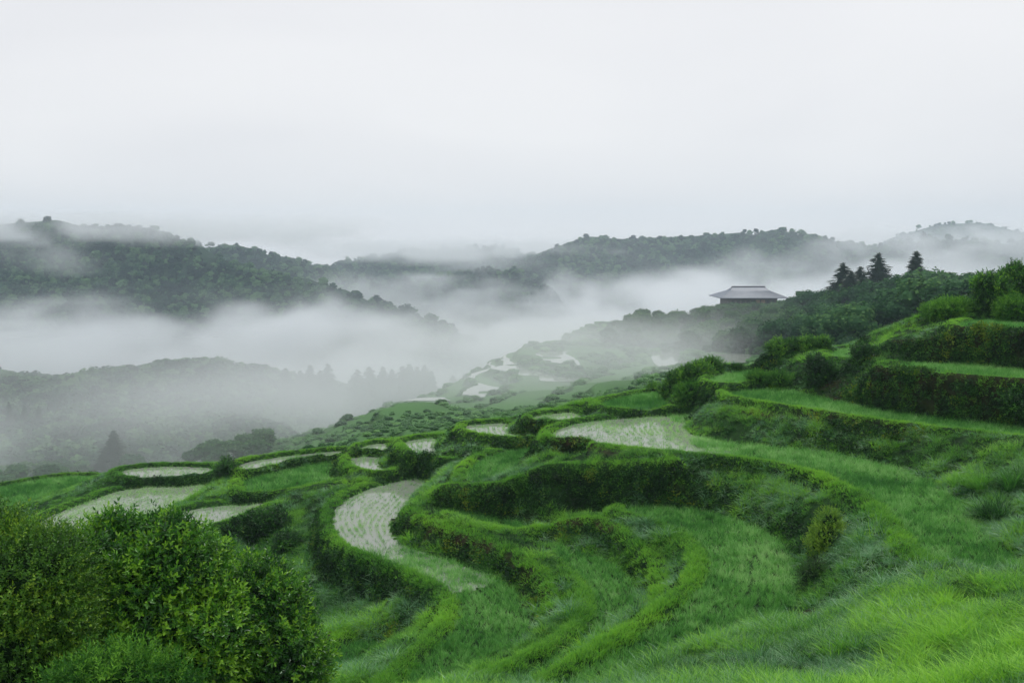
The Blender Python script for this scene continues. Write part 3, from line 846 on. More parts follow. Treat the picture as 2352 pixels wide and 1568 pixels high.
MAT['far_ground'] = plain_mat('far_ground', (0.012, 0.03, 0.015), 0.95, (0.025, 0.06, 0.025), 0.05, 0.0, 0.1)
tag(add('far_hills', mesh_np('far_hills', np.stack([FX, FY, FZ], -1).reshape(-1, 3), fq, MAT['far_ground'])), 'wooded hills rising out of the valley fog', kind='structure')
gv = [(-1240, -50, -118), (1240, -50, -118), (1240, 1780, -118), (-1240, 1780, -118)]
tag(add('valley_floor', mesh_np('valley_floor', gv, np.array([[0, 1, 2, 3]]), MAT['far_ground'])), 'valley floor lost beneath the fog', kind='structure')

# ------------------------------------------------------------------ trees
def crown_mesh(name, seed, nf, size, lobes=9, mat='canopy', hull=True, w=1.0, h=1.0, rough=0.12):
    """broadleaf crown about 1 m across and 1 m high, base at z=0: lobes covered in separate leaf sprays round a ragged core"""
    r = np.random.default_rng(seed)
    cs = [(0, 0, 0.55, 0.34)]
    for i in range(lobes):
        a = 2 * np.pi * i / lobes + r.uniform(-0.4, 0.4); e = r.uniform(0.1, 0.85)
        rr = 0.30 * math.sqrt(max(1 - ((e - 0.4) / 0.6) ** 2, 0.05))
        cs.append((math.cos(a) * rr * w, math.sin(a) * rr * w, e * h * 0.85, r.uniform(0.13, 0.23)))
    cs = np.array(cs)
    V = []; T = []; S = []
    pr = cs[:, 3] ** 2; pr = pr / pr.sum()
    for i in range(nf):
        c = cs[r.choice(len(cs), p=pr)]
        d = r.normal(0, 1, 3); d /= np.linalg.norm(d)
        if d[2] < -0.3 and r.uniform() < 0.7: d[2] = -d[2]
        p = c[:3] + d * c[3] * r.uniform(0.85, 1.12)
        nrm = d + r.normal(0, 0.55, 3) + np.array([0, 0, 0.4]); nrm /= np.linalg.norm(nrm)
        a = np.cross(nrm, r.normal(0, 1, 3)); a /= np.linalg.norm(a); b = np.cross(nrm, a)
        l = size * r.uniform(0.6, 1.4); q = len(V); sh = r.uniform(-0.5, 0.5)
        V += [p - a * l * 0.6, p - b * l * 0.45 + nrm * l * 0.15, p + a * l * 0.6, p + b * l * 0.45 - nrm * l * 0.1]
        S += [sh] * 4; T += [[q, q + 1, q + 2], [q, q + 2, q + 3]]
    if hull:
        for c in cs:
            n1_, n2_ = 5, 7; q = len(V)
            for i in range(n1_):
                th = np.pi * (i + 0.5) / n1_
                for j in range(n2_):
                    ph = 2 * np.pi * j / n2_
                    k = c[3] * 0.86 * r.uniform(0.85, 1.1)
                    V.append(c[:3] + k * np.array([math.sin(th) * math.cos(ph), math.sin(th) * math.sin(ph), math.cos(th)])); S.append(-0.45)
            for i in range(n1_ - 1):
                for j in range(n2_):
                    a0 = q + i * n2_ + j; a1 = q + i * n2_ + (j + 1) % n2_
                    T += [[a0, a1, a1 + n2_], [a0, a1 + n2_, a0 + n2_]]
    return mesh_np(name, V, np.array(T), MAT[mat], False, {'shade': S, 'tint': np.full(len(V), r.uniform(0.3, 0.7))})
def conifer_mesh(name, seed, nf=900, size=0.05):
    r = np.random.default_rng(seed)
    V = []; T = []; S = []
    for i in range(nf):
        u = r.uniform() ** 0.75                # 0 top .. 1 bottom
        z = 1 - u * 0.88
        lay = 0.86 + 0.14 * math.cos(u * 2 * np.pi * 7 + r.uniform(-1.2, 1.2))
        rad = (0.012 + 0.20 * u ** 0.72) * lay * r.uniform(0.5, 1.12)
        a = r.uniform(0, 2 * np.pi)
        d = np.array([math.cos(a), math.sin(a), -0.35]); s = np.array([-math.sin(a), math.cos(a), 0])
        rad *= 0.85 + 0.3 * math.sin(a * 2 + seed + u * 5)
        p = np.array([math.cos(a) * rad, math.sin(a) * rad, z])
        l = size * r.uniform(0.7, 1.5) * (0.6 + 0.7 * u); q = len(V); sh = r.uniform(-0.5, 0.5)
        V += [p - d * l, p + s * l * 0.5 - np.array([0, 0, l * 0.3]), p + d * l * 0.8, p - s * l * 0.5 - np.array([0, 0, l * 0.3])]
        S += [sh] * 4; T += [[q, q + 1, q + 2], [q, q + 2, q + 3]]
    q = len(V); nn = 8                          # ragged inner core
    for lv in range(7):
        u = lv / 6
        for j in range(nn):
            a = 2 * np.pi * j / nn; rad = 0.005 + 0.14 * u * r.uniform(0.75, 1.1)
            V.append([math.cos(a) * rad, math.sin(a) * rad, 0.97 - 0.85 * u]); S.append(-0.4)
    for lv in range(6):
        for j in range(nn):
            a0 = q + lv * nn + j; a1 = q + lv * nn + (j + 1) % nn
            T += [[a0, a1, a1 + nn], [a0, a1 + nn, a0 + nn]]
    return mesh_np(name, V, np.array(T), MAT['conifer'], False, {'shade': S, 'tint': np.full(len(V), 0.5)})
def trunk_mesh(name, h=1.0, r0=0.04, r1=0.02, bend=0.05, seed=0, limbs=3):
    r = np.random.default_rng(seed); V = []; F = []
    def tube(p0, p1, a, b, nseg=4, ns=6):
        p0 = np.array(p0, float); p1 = np.array(p1, float); q = len(V)
        ax = (p1 - p0) / np.linalg.norm(p1 - p0); s = np.cross(ax, [0.3, 1, 0.2]); s /= np.linalg.norm(s); t2 = np.cross(ax, s)
        off = r.normal(0, bend, 3)
        for i in range(nseg + 1):
            u = i / nseg; c = p0 + (p1 - p0) * u + off * math.sin(u * np.pi); rad = a + (b - a) * u
            for j in range(ns):
                an = 2 * np.pi * j / ns
                V.append(c + s * math.cos(an) * rad + t2 * math.sin(an) * rad)
        for i in range(nseg):
            for j in range(ns):
                a0 = q + i * ns + j; a1 = q + i * ns + (j + 1) % ns
                F.append([a0, a1, a1 + ns, a0 + ns])
    tube((0, 0, -0.1 * h), (0, 0, h), r0, r1)
    for i in range(limbs):
        a = r.uniform(0, 6.28); z = h * r.uniform(0.45, 0.8)
        tube((0, 0, z), (math.cos(a) * h * 0.3, math.sin(a) * h * 0.3, z + h * 0.3), r1 * 0.9, r1 * 0.35, 3, 5)
    return mesh_np(name, V, np.array(F), MAT['bark'])

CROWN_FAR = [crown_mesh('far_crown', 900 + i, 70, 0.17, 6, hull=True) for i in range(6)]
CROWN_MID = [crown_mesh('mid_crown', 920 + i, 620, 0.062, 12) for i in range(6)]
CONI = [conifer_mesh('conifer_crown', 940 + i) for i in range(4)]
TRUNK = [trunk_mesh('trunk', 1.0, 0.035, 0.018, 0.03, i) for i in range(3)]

# forest on the far hills (instanced, each tree a crown of its own)
for me in CROWN_FAR + CROWN_MID + CONI: pass
MAT['far_canopy'] = leaf_mat('far_tree_foliage', [(0.0, (0.006, 0.022, 0.012)), (0.5, (0.026, 0.08, 0.034)), (1.0, (0.10, 0.20, 0.07))], None, 0.15, 0.8, 0.05, instanced=True)
def with_mat(me, mat):
    m2 = me.copy(); m2.materials.clear(); m2.materials.append(mat); return m2
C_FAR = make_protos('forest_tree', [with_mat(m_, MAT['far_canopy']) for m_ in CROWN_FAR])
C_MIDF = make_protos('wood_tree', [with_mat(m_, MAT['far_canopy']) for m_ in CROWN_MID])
n = 200000
px = rng.uniform(-900, 900, n); py = rng.uniform(540, 1650, n)
pz = far_height(px, py)
h_ = pz - FLOOR
ok = (h_ > 12) & visible(px, py, pz, 0.1, 0.1)
gyy = (far_height(px, py + 6) - pz)
ok &= (gyy > -1.6)
ok &= rng.uniform(size=n) < np.where(py > 1300, 0.25, 1.0)
px, py, pz = px[ok], py[ok], pz[ok]
px, py, pz = px[:40000], py[:40000], pz[:40000]
n = len(px); print('far trees', n)
s0 = (3.6 + 4.6 * rng.uniform(0, 1, n) ** 2) * (0.85 + 0.4 * fbm(px / 60, py / 60, 3))
tint = 0.5 + (fbm(px / 30, py / 30, 8) - 0.5) * 1.3 + rng.normal(0, 0.42, n)
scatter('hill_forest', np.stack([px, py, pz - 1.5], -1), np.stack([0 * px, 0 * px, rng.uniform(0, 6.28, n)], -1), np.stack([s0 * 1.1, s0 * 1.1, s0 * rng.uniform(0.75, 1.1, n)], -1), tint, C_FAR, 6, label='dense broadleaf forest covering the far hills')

def hit_mid(X, Y, d0=88, d1=460):
    a, b = ray(X, Y)
    d = np.arange(d0, d1, 0.5)
    z = mid_zi(a * d, d)
    g = z >= b * d
    if not g.any(): return None
    k = np.argmax(g)
    return np.array([a * d[k], d[k], z[k]])

# woods on the hill across the valley (a mass) 
n = 16000
px = rng.uniform(-330, 60, n); py = rng.uniform(215, 425, n); pz = mid_zi(px, py)
ok = visible(px, py, pz, 0.08, 0.08) & (pz > -100) & (px < -25 + (py - 240) * 0.12)
px, py, pz = px[ok][:7000], py[ok][:7000], pz[ok][:7000]; n = len(px); print('mid hill trees', n)
s0 = rng.uniform(3.2, 6.5, n)
tint = 0.5 + (fbm(px / 20, py / 20, 18) - 0.5) * 1.2 + rng.normal(0, 0.4, n)
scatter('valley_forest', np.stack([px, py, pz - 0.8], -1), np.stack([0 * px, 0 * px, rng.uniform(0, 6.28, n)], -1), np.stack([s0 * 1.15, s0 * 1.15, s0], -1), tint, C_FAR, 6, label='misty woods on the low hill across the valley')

def tree(p, h, w, crown, label, group=None, name='broadleaf_tree', cat='tree', lift=0.12, rz=None, trunk=None):
    e = bpy.data.objects.new(name, None); e.empty_display_size = 0.5
    e.location = p; e.rotation_euler = (0, 0, random.uniform(0, 6.28) if rz is None else rz); link(e)
    tag(e, label, cat, group)
    c = bpy.data.objects.new('crown', crown); c.scale = (w, w, h * (1 - lift)); c.location = (0, 0, h * lift); link(c, e)
    t_ = bpy.data.objects.new('trunk', trunk or random.choice(TRUNK)); t_.scale = (h * 0.8, h * 0.8, h * 0.7); link(t_, e)
    return e
def place_words(q, marks, bands):
    dd = q[1] * CP - q[2] * SP; X = q[0] / dd * FOC + PCX; Y = PCY - (q[1] * SP + q[2] * CP) / dd * FOC
    a = [w for lim, w in marks if X < lim][0]; b = [w for lim, w in bands if Y < lim][0]
    return a, b
def poisson_px(poly, n, sep, d0=88, d1=460):
    P = np.array(poly, float); out_ = []
    x0, y0 = P.min(0); x1, y1 = P.max(0); k = 0
    while len(out_) < n and k < n * 14:
        k += 1
        X = random.uniform(x0, x1); Y = random.uniform(y0, y1)
        if not inpoly(np.array([X]), np.array([Y]), P)[0]: continue
        q = hit_mid(X, Y, d0, d1)
        if q is None: continue
        if all((q[0] - o[0]) ** 2 + (q[1] - o[1]) ** 2 > sep * sep for o in out_): out_.append(q)
    return out_
# wooded ridge on the right
ridge_poly = [(1375,775),(1480,752),(1560,735),(1640,722),(1830,720),(1900,716),(1960,712),(2060,702),(2250,692),(2360,676),(2360,715),(2200,735),(2000,785),(1950,800),(1700,812),(1500,808),(1400,795)]
for q in poisson_px(ridge_poly, 230, 4.6, 120, 380):
    near = q[1] < 245
    h = random.uniform(4.0, 6.8) * (1.15 if near else 1.0)
    if abs(q[0] - 80) < 15 and q[1] > 285: h *= 0.55
    a, b = place_words(q, [(1520, 'at the left tip of the ridge'), (1640, 'left of the grey roofed house'), (1730, 'below the left half of the house'), (1820, 'below the right half of the house'), (1920, 'between the house and the ridge conifers'), (2010, 'below the two left conifers'), (2110, 'below the tallest ridge conifer'), (2210, 'right of the tallest ridge conifer'), (9999, 'at the right end of the ridge wood')], [(735, 'along the crest'), (765, 'partway down'), (9999, 'near the foot of the slope')])
    tree(q, h, h * random.uniform(0.95, 1.25), random.choice(CROWN_MID), ('tall' if h > 5.9 else 'low' if h < 4.9 else 'rounded') + ' tree ' + b + ' ' + a, 'broadleaf trees on the right ridge')
n = 9000
P = np.array(ridge_poly, float)
ux = rng.uniform(10, 130, n); uy = rng.uniform(130, 350, n); uz = mid_zi(ux, uy)
dd = uy * CP - uz * SP; uu = ux / dd * FOC + PCX; vv_ = PCY - (uy * SP + uz * CP) / dd * FOC
ok = inpoly(uu, vv_, P)
ux, uy, uz = ux[ok], uy[ok], uz[ok]; n = len(ux); print('ridge shrubs', n)
s0 = rng.uniform(2.0, 3.8, n)
scatter('ridge_undergrowth', np.stack([ux, uy, uz - 0.4], -1), np.stack([0 * ux, 0 * ux, rng.uniform(0, 6.28, n)], -1), np.stack([s0 * 1.2, s0 * 1.2, s0], -1), 0.55 + rng.normal(0, 0.22, n), C_MIDF, 6, label='shrubs filling the gaps under the ridge trees')
for X, Yt, d, h, lab in [(1937,603,262,14,'dark conifer standing leftmost in the row above the ridge wood'),(1976,612,258,12,'shorter conifer between the two taller ones on the ridge'),(2019,581,262,15,'tall pointed conifer in the middle of the ridge wood'),(2105,576,238,15,'tallest conifer standing behind the big round trees of the ridge'),(1955,622,250,10,'small dark conifer tucked beside the leftmost ridge conifer')]:
    p = atD(X, Yt, d); p[2] -= h
    tree(p, h, h * 1.75, CONI[int(X) % 4], lab, 'conifers on the right ridge', 'conifer_tree', lift=0.02)
for X, Yt, d, h, w, lab in [(2150,612,225,11,12,'broad round tree just right of the tallest ridge conifer'),(2075,628,232,10,10,'round tree left of the tallest ridge conifer'),(2240,625,215,9.5,10,'round dark tree at the right end of the ridge wood'),(1860,660,285,8,9,'bushy tree touching the right end of the house roof'),(1895,658,275,8,8,'bushy tree between the house and the conifers'),(1988,640,240,9,8,'dense tree filling the gap under the middle conifers'),(2195,635,220,9,10,'wide tree between two round trees on the ridge')]:
    p = atD(X, Yt, d); p[2] -= h
    tree(p, h, w, random.choice(CROWN_MID), lab)
for i, (X, Yt, d) in enumerate([(1640,697,300),(1662,694,298),(1685,690,300),(1708,693,296),(1733,689,299),(1757,693,301),(1780,689,297),(1803,685,300),(1826,676,299),(1845,664,300)]):
    p = atD(X, Yt, d); p[2] -= 5
    tree(p, 5.0, 5.5 + i % 3, CROWN_MID[i % 6], ['first', 'second', 'third', 'fourth', 'fifth', 'sixth', 'seventh', 'eighth', 'ninth', 'rightmost'][i] + ' bushy tree from the left in the row under the house wall', 'trees hiding the foot of the house')
for i, (X, Yt, d, h) in enumerate([(1920,655,262,8),(1962,642,250,9),(1995,634,244,9.5),(2045,642,240,9),(2062,622,236,10),(2112,612,232,11),(2132,604,230,11.5),(2182,624,222,10),(2216,642,214,9),(2275,640,206,9),(2030,662,222,8),(2150,648,210,9),(2090,655,214,8.5),(2230,668,200,7.5)]):
    p = atD(X, Yt, d); p[2] -= h
    tree(p, h, h * (1.0 + 0.04 * (i % 5)), CROWN_MID[i % 6], ['dark tree at the left foot of the leftmost ridge conifer', 'dark tree just right of the leftmost ridge conifer', 'dark tree left of the middle ridge conifer', 'dark tree halfway between the middle and tallest conifers', 'dark tree close on the left of the tallest conifer', 'dark tree hiding the foot of the tallest conifer', 'highest round tree just right of the tallest conifer', 'dark tree on the falling crest right of the highest round tree', 'dark tree at the dip before the last ridge crown', 'last dark crown of the ridge beside the bright crest tree', 'lower dark tree under the middle conifer', 'lower tree under the highest round crown', 'lower tree under the tallest conifer', 'lower tree at the right end of the ridge wood'][i], 'dark trees round the ridge conifers')
# shelf on the left
shelf = [(330,1000),(450,985),(560,990),(600,1010),(610,1040),(600,1060),(560,1068),(400,1080),(330,1080)]
for q in poisson_px(shelf, 110, 3.6, 155, 300):
    h = random.uniform(2.6, 4.3)
    a, b = place_words(q, [(400, 'beside the lone tall tree'), (470, 'behind the paddy gap'), (550, 'behind the long paddy end'), (9999, 'behind the long paddy')], [(1010, 'at the back'), (1045, 'midway'), (9999, 'at the front')])
    tree(q, h, h * 1.2, random.choice(CROWN_MID), ('bigger' if h > 3.5 else 'smaller') + ' misty tree ' + b + ' of the wood ' + a, 'trees beyond the left paddies')
for q in poisson_px([(-20,1080),(120,1075),(210,1075),(215,1095),(100,1120),(-20,1135)], 40, 3.4, 90, 260):
    h = random.uniform(2.5, 4.5)
    a, b = place_words(q, [(60, 'at the left edge'), (130, 'above the far left green field'), (9999, 'left of the lone tall tree')], [(1090, 'highest'), (1110, 'middle'), (9999, 'lowest')])
    tree(q, h, h * 1.2, random.choice(CROWN_MID), ('larger' if h > 3.5 else 'smaller') + ' misty tree in the ' + b + ' row ' + a, 'low trees at the far left')
for X, Yt, d, h, w, k, lab in [(260,988,185,9.5,17,1,'tall dark tree standing alone at the left behind the small pale paddy'),(302,1035,180,5,6,0,'small dark tree at the right foot of the tall lone tree'),
     (20,922,300,11,9,1,'misty conifer at the left edge of the picture'),(55,930,300,9,8,1,'middle one of three misty conifers at the far left'),(88,932,300,9,8,1,'rightmost of three misty conifers at the far left'),
     (710,1018,105,1.6,2.0,0,'small dark bush on the bund behind the long left paddy'),(745,1015,115,2.2,3.0,0,'pale bush beside the small dark one on the far bund'),(772,1018,118,2.0,2.6,0,'grey green bush right of the pair behind the long paddy'),
     (900,990,125,2.0,3.2,0,'low rounded bush on the misty slope above the small paddies')]:
    p = atD(X, Yt, d); p[2] -= h
    tree(p, h, w, (CONI if k else CROWN_MID)[int(X) % 4], lab, name='conifer_tree' if k and 'conifer' in lab else 'broadleaf_tree')
CX = [655, 690, 712, 752, 735, 820, 848, 880, 900, 925, 940, 958, 975, 990, 1040, 1055, 610, 870]
for i, (X, Yt, h) in enumerate([(655,845,19),(690,850,17),(712,838,20),(752,835,20),(735,850,17),(820,848,19),(848,842,18),(880,842,19),(900,848,18),(925,840,20),(940,836,21),(958,842,19),(975,838,20),(990,850,18),(1040,862,14),(1055,875,12),(610,870,14),(870,860,17)]):
    p = atD(X, Yt, 362 + (i * 37 % 20)); p[2] -= h
    tree(p, h, h * 1.5, CONI[i % 4], ['leftmost', 'second', 'third', 'fourth', 'fifth', 'sixth', 'seventh', 'eighth', 'ninth', 'tenth', 'eleventh', 'twelfth', 'thirteenth', 'fourteenth', 'fifteenth', 'sixteenth', 'seventeenth', 'last'][sorted(CX).index(X)] + ' conifer from the left in the grey foggy row beyond the paddies', 'conifers in the valley fog', 'conifer_tree', lift=0.02)
# shrubs on the misty terraces beyond
n = 9000
ux = rng.uniform(-45, 75, n); uy = rng.uniform(92, 300, n); uz, uf, _ = mid_z(ux, uy, True)
ok = (uf < 0.5) & visible(ux, uy, uz, 0.02, 0.02) & (fbm(ux / 9, uy / 9, 77) > 0.42)
ux, uy, uz = ux[ok][:4000], uy[ok][:4000], uz[ok][:4000]; n = len(ux); print('far shrubs', n)
s0 = rng.uniform(0.5, 1.7, n) * np.clip(uy / 150, 0.5, 1.3)
more = 3500
vx = rng.uniform(-32, 45, more); vy = rng.uniform(87, 150, more); vz = mid_zi(vx, vy)
ux, uy, uz, s0 = np.r_[ux, vx], np.r_[uy, vy], np.r_[uz, vz], np.r_[s0, rng.uniform(0.3, 0.9, more)]; n = len(ux)
MAT['bush_light'] = leaf_mat('shrub_foliage', [(0.0, (0.03, 0.10, 0.03)), (0.5, (0.08, 0.22, 0.06)), (1.0, (0.18, 0.38, 0.10))], None, 0.2, 0.6, 0.3, instanced=True)
C_SHR = make_protos('slope_shrub', [with_mat(m_, MAT['bush_light']) for m_ in CROWN_MID])
scatter('slope_shrubs', np.stack([ux, uy, uz - 0.3 * s0], -1), np.stack([0 * ux, 0 * ux, rng.uniform(0, 6.28, n)], -1), np.stack([s0 * 1.7, s0 * 1.7, s0], -1), 0.5 + rng.normal(0, 0.25, n), C_SHR, 6, label='pale shrubs scattered over the misty lower terraces')

# ------------------------------------------------------------------ leafy bushes close by
def twig(name, n, ln, leaf, mat, seed, wide=0.42):
    r = np.random.default_rng(seed); V = []; T = []; S = []; Q = []
    def leaf_(c, a, nrm, l, sh):
        s_ = np.cross(a, nrm); s_ /= max(np.linalg.norm(s_), 1e-6); u_ = np.cross(s_, a); w_ = l * wide * 0.5; q = len(V)
        V.extend([c, c + a * l * 0.4 + s_ * w_ + u_ * w_ * 0.35, c + a * l * 0.75 + s_ * w_ * 0.6 + u_ * w_ * 0.1 - u_ * l * 0.04, c + a * l - u_ * l * 0.12, c + a * l * 0.75 - s_ * w_ * 0.6 + u_ * w_ * 0.1 - u_ * l * 0.04, c + a * l * 0.4 - s_ * w_ + u_ * w_ * 0.35])
        S.extend([sh] * 6); T.extend([[q, q + 1, q + 2], [q, q + 2, q + 3], [q, q + 3, q + 4], [q, q + 4, q + 5]])
    ax = np.array([0.0, 0, 1.0]); bend = r.normal(0, 0.25, 3) * np.array([1, 1, 0])
    for i in range(n):
        u = (i + 0.5) / n; c = ax * ln * u + bend * ln * u * u
        az = i * 2.4 + r.normal(0, 0.3)
        a = np.array([math.cos(az), math.sin(az), 0.55 + 0.5 * u]) + r.normal(0, 0.15, 3); a /= np.linalg.norm(a)
        leaf_(c, a, np.array([0, 0, 1.0]) + r.normal(0, 0.25, 3), leaf * r.uniform(0.7, 1.2) * (1.1 - 0.3 * u), r.uniform(-0.4, 0.4))
    leaf_(ax * ln + bend * ln, (ax + r.normal(0, 0.2, 3)), np.array([1.0, 0.2, 0.1]), leaf * 0.8, 0.4)
    q = len(V); w_ = 0.0035
    for k in range(3):
        an = k * 2.094
        V.append(np.array([math.cos(an) * w_, math.sin(an) * w_, -0.05])); S.append(-0.5)
    V.append(ax * ln + bend * ln); S.append(-0.5)
    T += [[q, q + 1, q + 3], [q + 1, q + 2, q + 3], [q + 2, q, q + 3]]
    return mesh_np(name, V, np.array(T), mat, False, {'shade': S})
MAT['bush_dark'] = leaf_mat('glossy_leaves', [(0.0, (0.010, 0.045, 0.010)), (0.4, (0.03, 0.13, 0.018)), (0.75, (0.11, 0.32, 0.025)), (1.0, (0.26, 0.52, 0.035))], None, 0.3, 0.36, 0.5)
MAT['bush_olive'] = leaf_mat('olive_leaves', [(0.0, (0.018, 0.045, 0.008)), (0.4, (0.045, 0.16, 0.014)), (0.75, (0.12, 0.29, 0.02)), (1.0, (0.26, 0.44, 0.03))], None, 0.3, 0.45, 0.4)
MAT['bush_fern'] = leaf_mat('feathery_leaves', [(0.0, (0.010, 0.055, 0.010)), (0.5, (0.045, 0.18, 0.02)), (1.0, (0.18, 0.42, 0.04))], None, 0.35, 0.5, 0.2)
TW_D = make_protos('leafy_twig', [twig('leafy_twig', 7 + i % 4, 0.12 + 0.02 * (i % 4), 0.055 + 0.008 * (i % 3), MAT['bush_dark'], 1100 + i) for i in range(8)])
TW_O = make_protos('olive_twig', [twig('olive_twig', 10, 0.17, 0.04, MAT['bush_olive'], 1200 + i) for i in range(6)])
TW_F = make_protos('fern_twig', [twig('fern_twig', 14, 0.2, 0.055, MAT['bush_fern'], 1300 + i, 0.28) for i in range(6)])
def rot_to(dirs, n):
    """Euler angles that turn +Z onto each direction"""
    d = dirs / np.linalg.norm(dirs, axis=1)[:, None]
    return np.stack([np.zeros(n), np.arccos(np.clip(d[:, 2], -1, 1)), np.arctan2(d[:, 1], d[:, 0])], -1)
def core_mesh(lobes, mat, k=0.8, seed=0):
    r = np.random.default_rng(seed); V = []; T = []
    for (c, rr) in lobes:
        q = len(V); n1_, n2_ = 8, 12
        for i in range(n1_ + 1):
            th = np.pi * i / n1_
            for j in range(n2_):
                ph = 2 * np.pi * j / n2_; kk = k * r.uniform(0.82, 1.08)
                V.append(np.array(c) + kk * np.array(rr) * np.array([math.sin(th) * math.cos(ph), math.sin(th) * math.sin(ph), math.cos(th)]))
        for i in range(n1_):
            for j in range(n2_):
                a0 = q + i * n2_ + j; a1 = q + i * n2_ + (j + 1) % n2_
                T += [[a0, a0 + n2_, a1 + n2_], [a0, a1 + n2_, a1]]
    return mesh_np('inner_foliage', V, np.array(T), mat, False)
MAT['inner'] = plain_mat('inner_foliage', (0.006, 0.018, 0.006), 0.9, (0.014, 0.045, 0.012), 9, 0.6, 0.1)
TRI_TOTAL = [0]
def realise(name, P, N, scl, tint, coll, parent, r):
    """one real mesh out of many sprigs, each turned to its own direction"""
    objs = list(coll.objects); n = len(P)
    vid = r.integers(0, len(objs), n)
    d = N / np.linalg.norm(N, axis=1)[:, None]
    a = np.cross(d, np.array([0.37, 0.81, 0.45])); a /= np.maximum(np.linalg.norm(a, axis=1)[:, None], 1e-6); b = np.cross(d, a)
    sp = r.uniform(0, 2 * np.pi, n)[:, None]
    X = a * np.cos(sp) + b * np.sin(sp); Y = np.cross(d, X)
    VV = []; TTt = []; SH = []; TI = []; q = 0
    for k, o in enumerate(objs):
        me = o.data; nv = len(me.vertices); nf = len(me.polygons)
        co = np.zeros(nv * 3, np.float32); me.vertices.foreach_get('co', co); co = co.reshape(-1, 3)
        li = np.zeros(len(me.loops), np.int32); me.loops.foreach_get('vertex_index', li)
        tot = np.zeros(nf, np.int32); me.polygons.foreach_get('loop_total', tot)
        if (tot == 3).all(): tr = li.reshape(-1, 3)
        else:
            st = np.concatenate([[0], np.cumsum(tot)[:-1]]); tr = []
            for s0_, t0_ in zip(st, tot):
                tr.append(li[s0_:s0_ + 3])
                if t0_ == 4: tr.append(li[[s0_, s0_ + 2, s0_ + 3]])
            tr = np.array(tr)
        sh = np.zeros(nv, np.float32); me.attributes['shade'].data.foreach_get('value', sh)
        w = np.where(vid == k)[0]
        if not len(w): continue
        v = (co[None, :, 0:1] * X[w][:, None] + co[None, :, 1:2] * Y[w][:, None] + co[None, :, 2:3] * d[w][:, None]) * scl[w][:, None, None] + P[w][:, None]
        VV.append(v.reshape(-1, 3)); TTt.append((tr[None] + (q + np.arange(len(w)) * nv)[:, None, None]).reshape(-1, 3)); q += len(w) * nv
        SH.append(np.tile(sh, len(w))); TI.append(np.repeat(tint[w], nv))
    F_ = np.concatenate(TTt); TRI_TOTAL[0] += len(F_)
    mat = objs[0].data.materials[0]
    return add(name, mesh_np(name, np.concatenate(VV), F_, REAL[mat.name], False, {'shade': np.concatenate(SH), 'tint': np.concatenate(TI)}), parent)
REAL = {}
def to_geo(m):
    c = m.copy()
    for nd in c.node_tree.nodes:
        if nd.type == 'ATTRIBUTE' and nd.attribute_name == 'tint': nd.attribute_type = 'GEOMETRY'
    return c
for k_ in ('bush_dark', 'bush_olive', 'bush_fern', 'grass'): REAL[MAT[k_].name] = to_geo(MAT[k_])
def bush(name, label, base, lobes, coll, nvar, dens, sc=1.0, tint0=0.3, tip=0.5, group=None, cat='bush', layers=0.28, seed=0):
    """lobes: list of ((x,y,z) world, (rx,ry,rz)); twigs sit in a rough outer layer of each lobe"""
    e = bpy.data.objects.new(name, None); e.empty_display_size = 0.4; e.location = base; link(e); tag(e, label, cat, group)
    b = np.array(base, float); r = np.random.default_rng(seed + 5)
    P = []; N = []; TT = []; SS = []
    ctr = np.mean([c for c, _ in lobes], 0)
    top = max(c[2] + rr[2] for c, rr in lobes); bot = min(c[2] - rr[2] for c, rr in lobes)
    for c, rr in lobes:
        c = np.array(c); rr = np.array(rr)
        area_ = 4 * np.pi * ((rr[0] * rr[1]) ** 1.6 / 3 + (rr[0] * rr[2]) ** 1.6 / 3 + (rr[1] * rr[2]) ** 1.6 / 3) ** (1 / 1.6)
        n = int(area_ * dens)
        d = r.normal(0, 1, (n, 3)); d /= np.linalg.norm(d, axis=1)[:, None]
        bump = 1 + 0.42 * (fbm(d[:, 0] * 3.1 + c[0] * 3 + 9, d[:, 1] * 3.1 + d[:, 2] * 2.7 + 5, seed + 3) - 0.5) + 0.16 * (vnoise(d[:, 0] * 7 + d[:, 2] * 5, d[:, 1] * 7 + c[2], seed + 8) - 0.5)
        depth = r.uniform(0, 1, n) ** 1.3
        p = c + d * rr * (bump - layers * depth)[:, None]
        keep = np.ones(n, bool)
        for c2, r2 in lobes:
            if np.allclose(c2, c): continue
            keep &= ((((p - np.array(c2)) / (np.array(r2) * (1 - layers * 1.1))) ** 2).sum(1) > 1)
        keep &= p[:, 2] > bot + 0.02
        P.append(p[keep]); nn = d[keep] / rr; nn /= np.linalg.norm(nn, axis=1)[:, None]
        N.append(nn + r.normal(0, 0.45, (keep.sum(), 3)) + np.array([0, 0, 0.45]))
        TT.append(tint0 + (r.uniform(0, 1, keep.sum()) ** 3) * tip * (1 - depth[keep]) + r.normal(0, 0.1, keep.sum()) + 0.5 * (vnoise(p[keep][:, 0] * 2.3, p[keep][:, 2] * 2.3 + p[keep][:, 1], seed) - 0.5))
        SS.append(sc * r.uniform(0.7, 1.25, keep.sum()))
    P = np.concatenate(P) - b; N = np.concatenate(N); n = len(P)
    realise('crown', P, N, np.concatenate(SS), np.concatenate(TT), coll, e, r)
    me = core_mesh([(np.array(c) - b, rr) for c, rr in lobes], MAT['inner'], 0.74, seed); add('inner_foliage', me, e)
    h = max(ctr[2] - b[2], 0.3); r0 = 0.05 * h ** 0.5 + 0.02
    V = trunk_mesh('trunk', h, r0, r0 * 0.45, 0.06 * h, seed, 4)
    add('trunk', V, e)
    return e
def blob(X, Y, d, rx, ry=None, rz=None):
    return (tuple(atD(X, Y, d)), (rx, ry or rx, rz or rx))
def ground_under(x, y): return (x, y, float(near_z(x, y)) - 0.05)
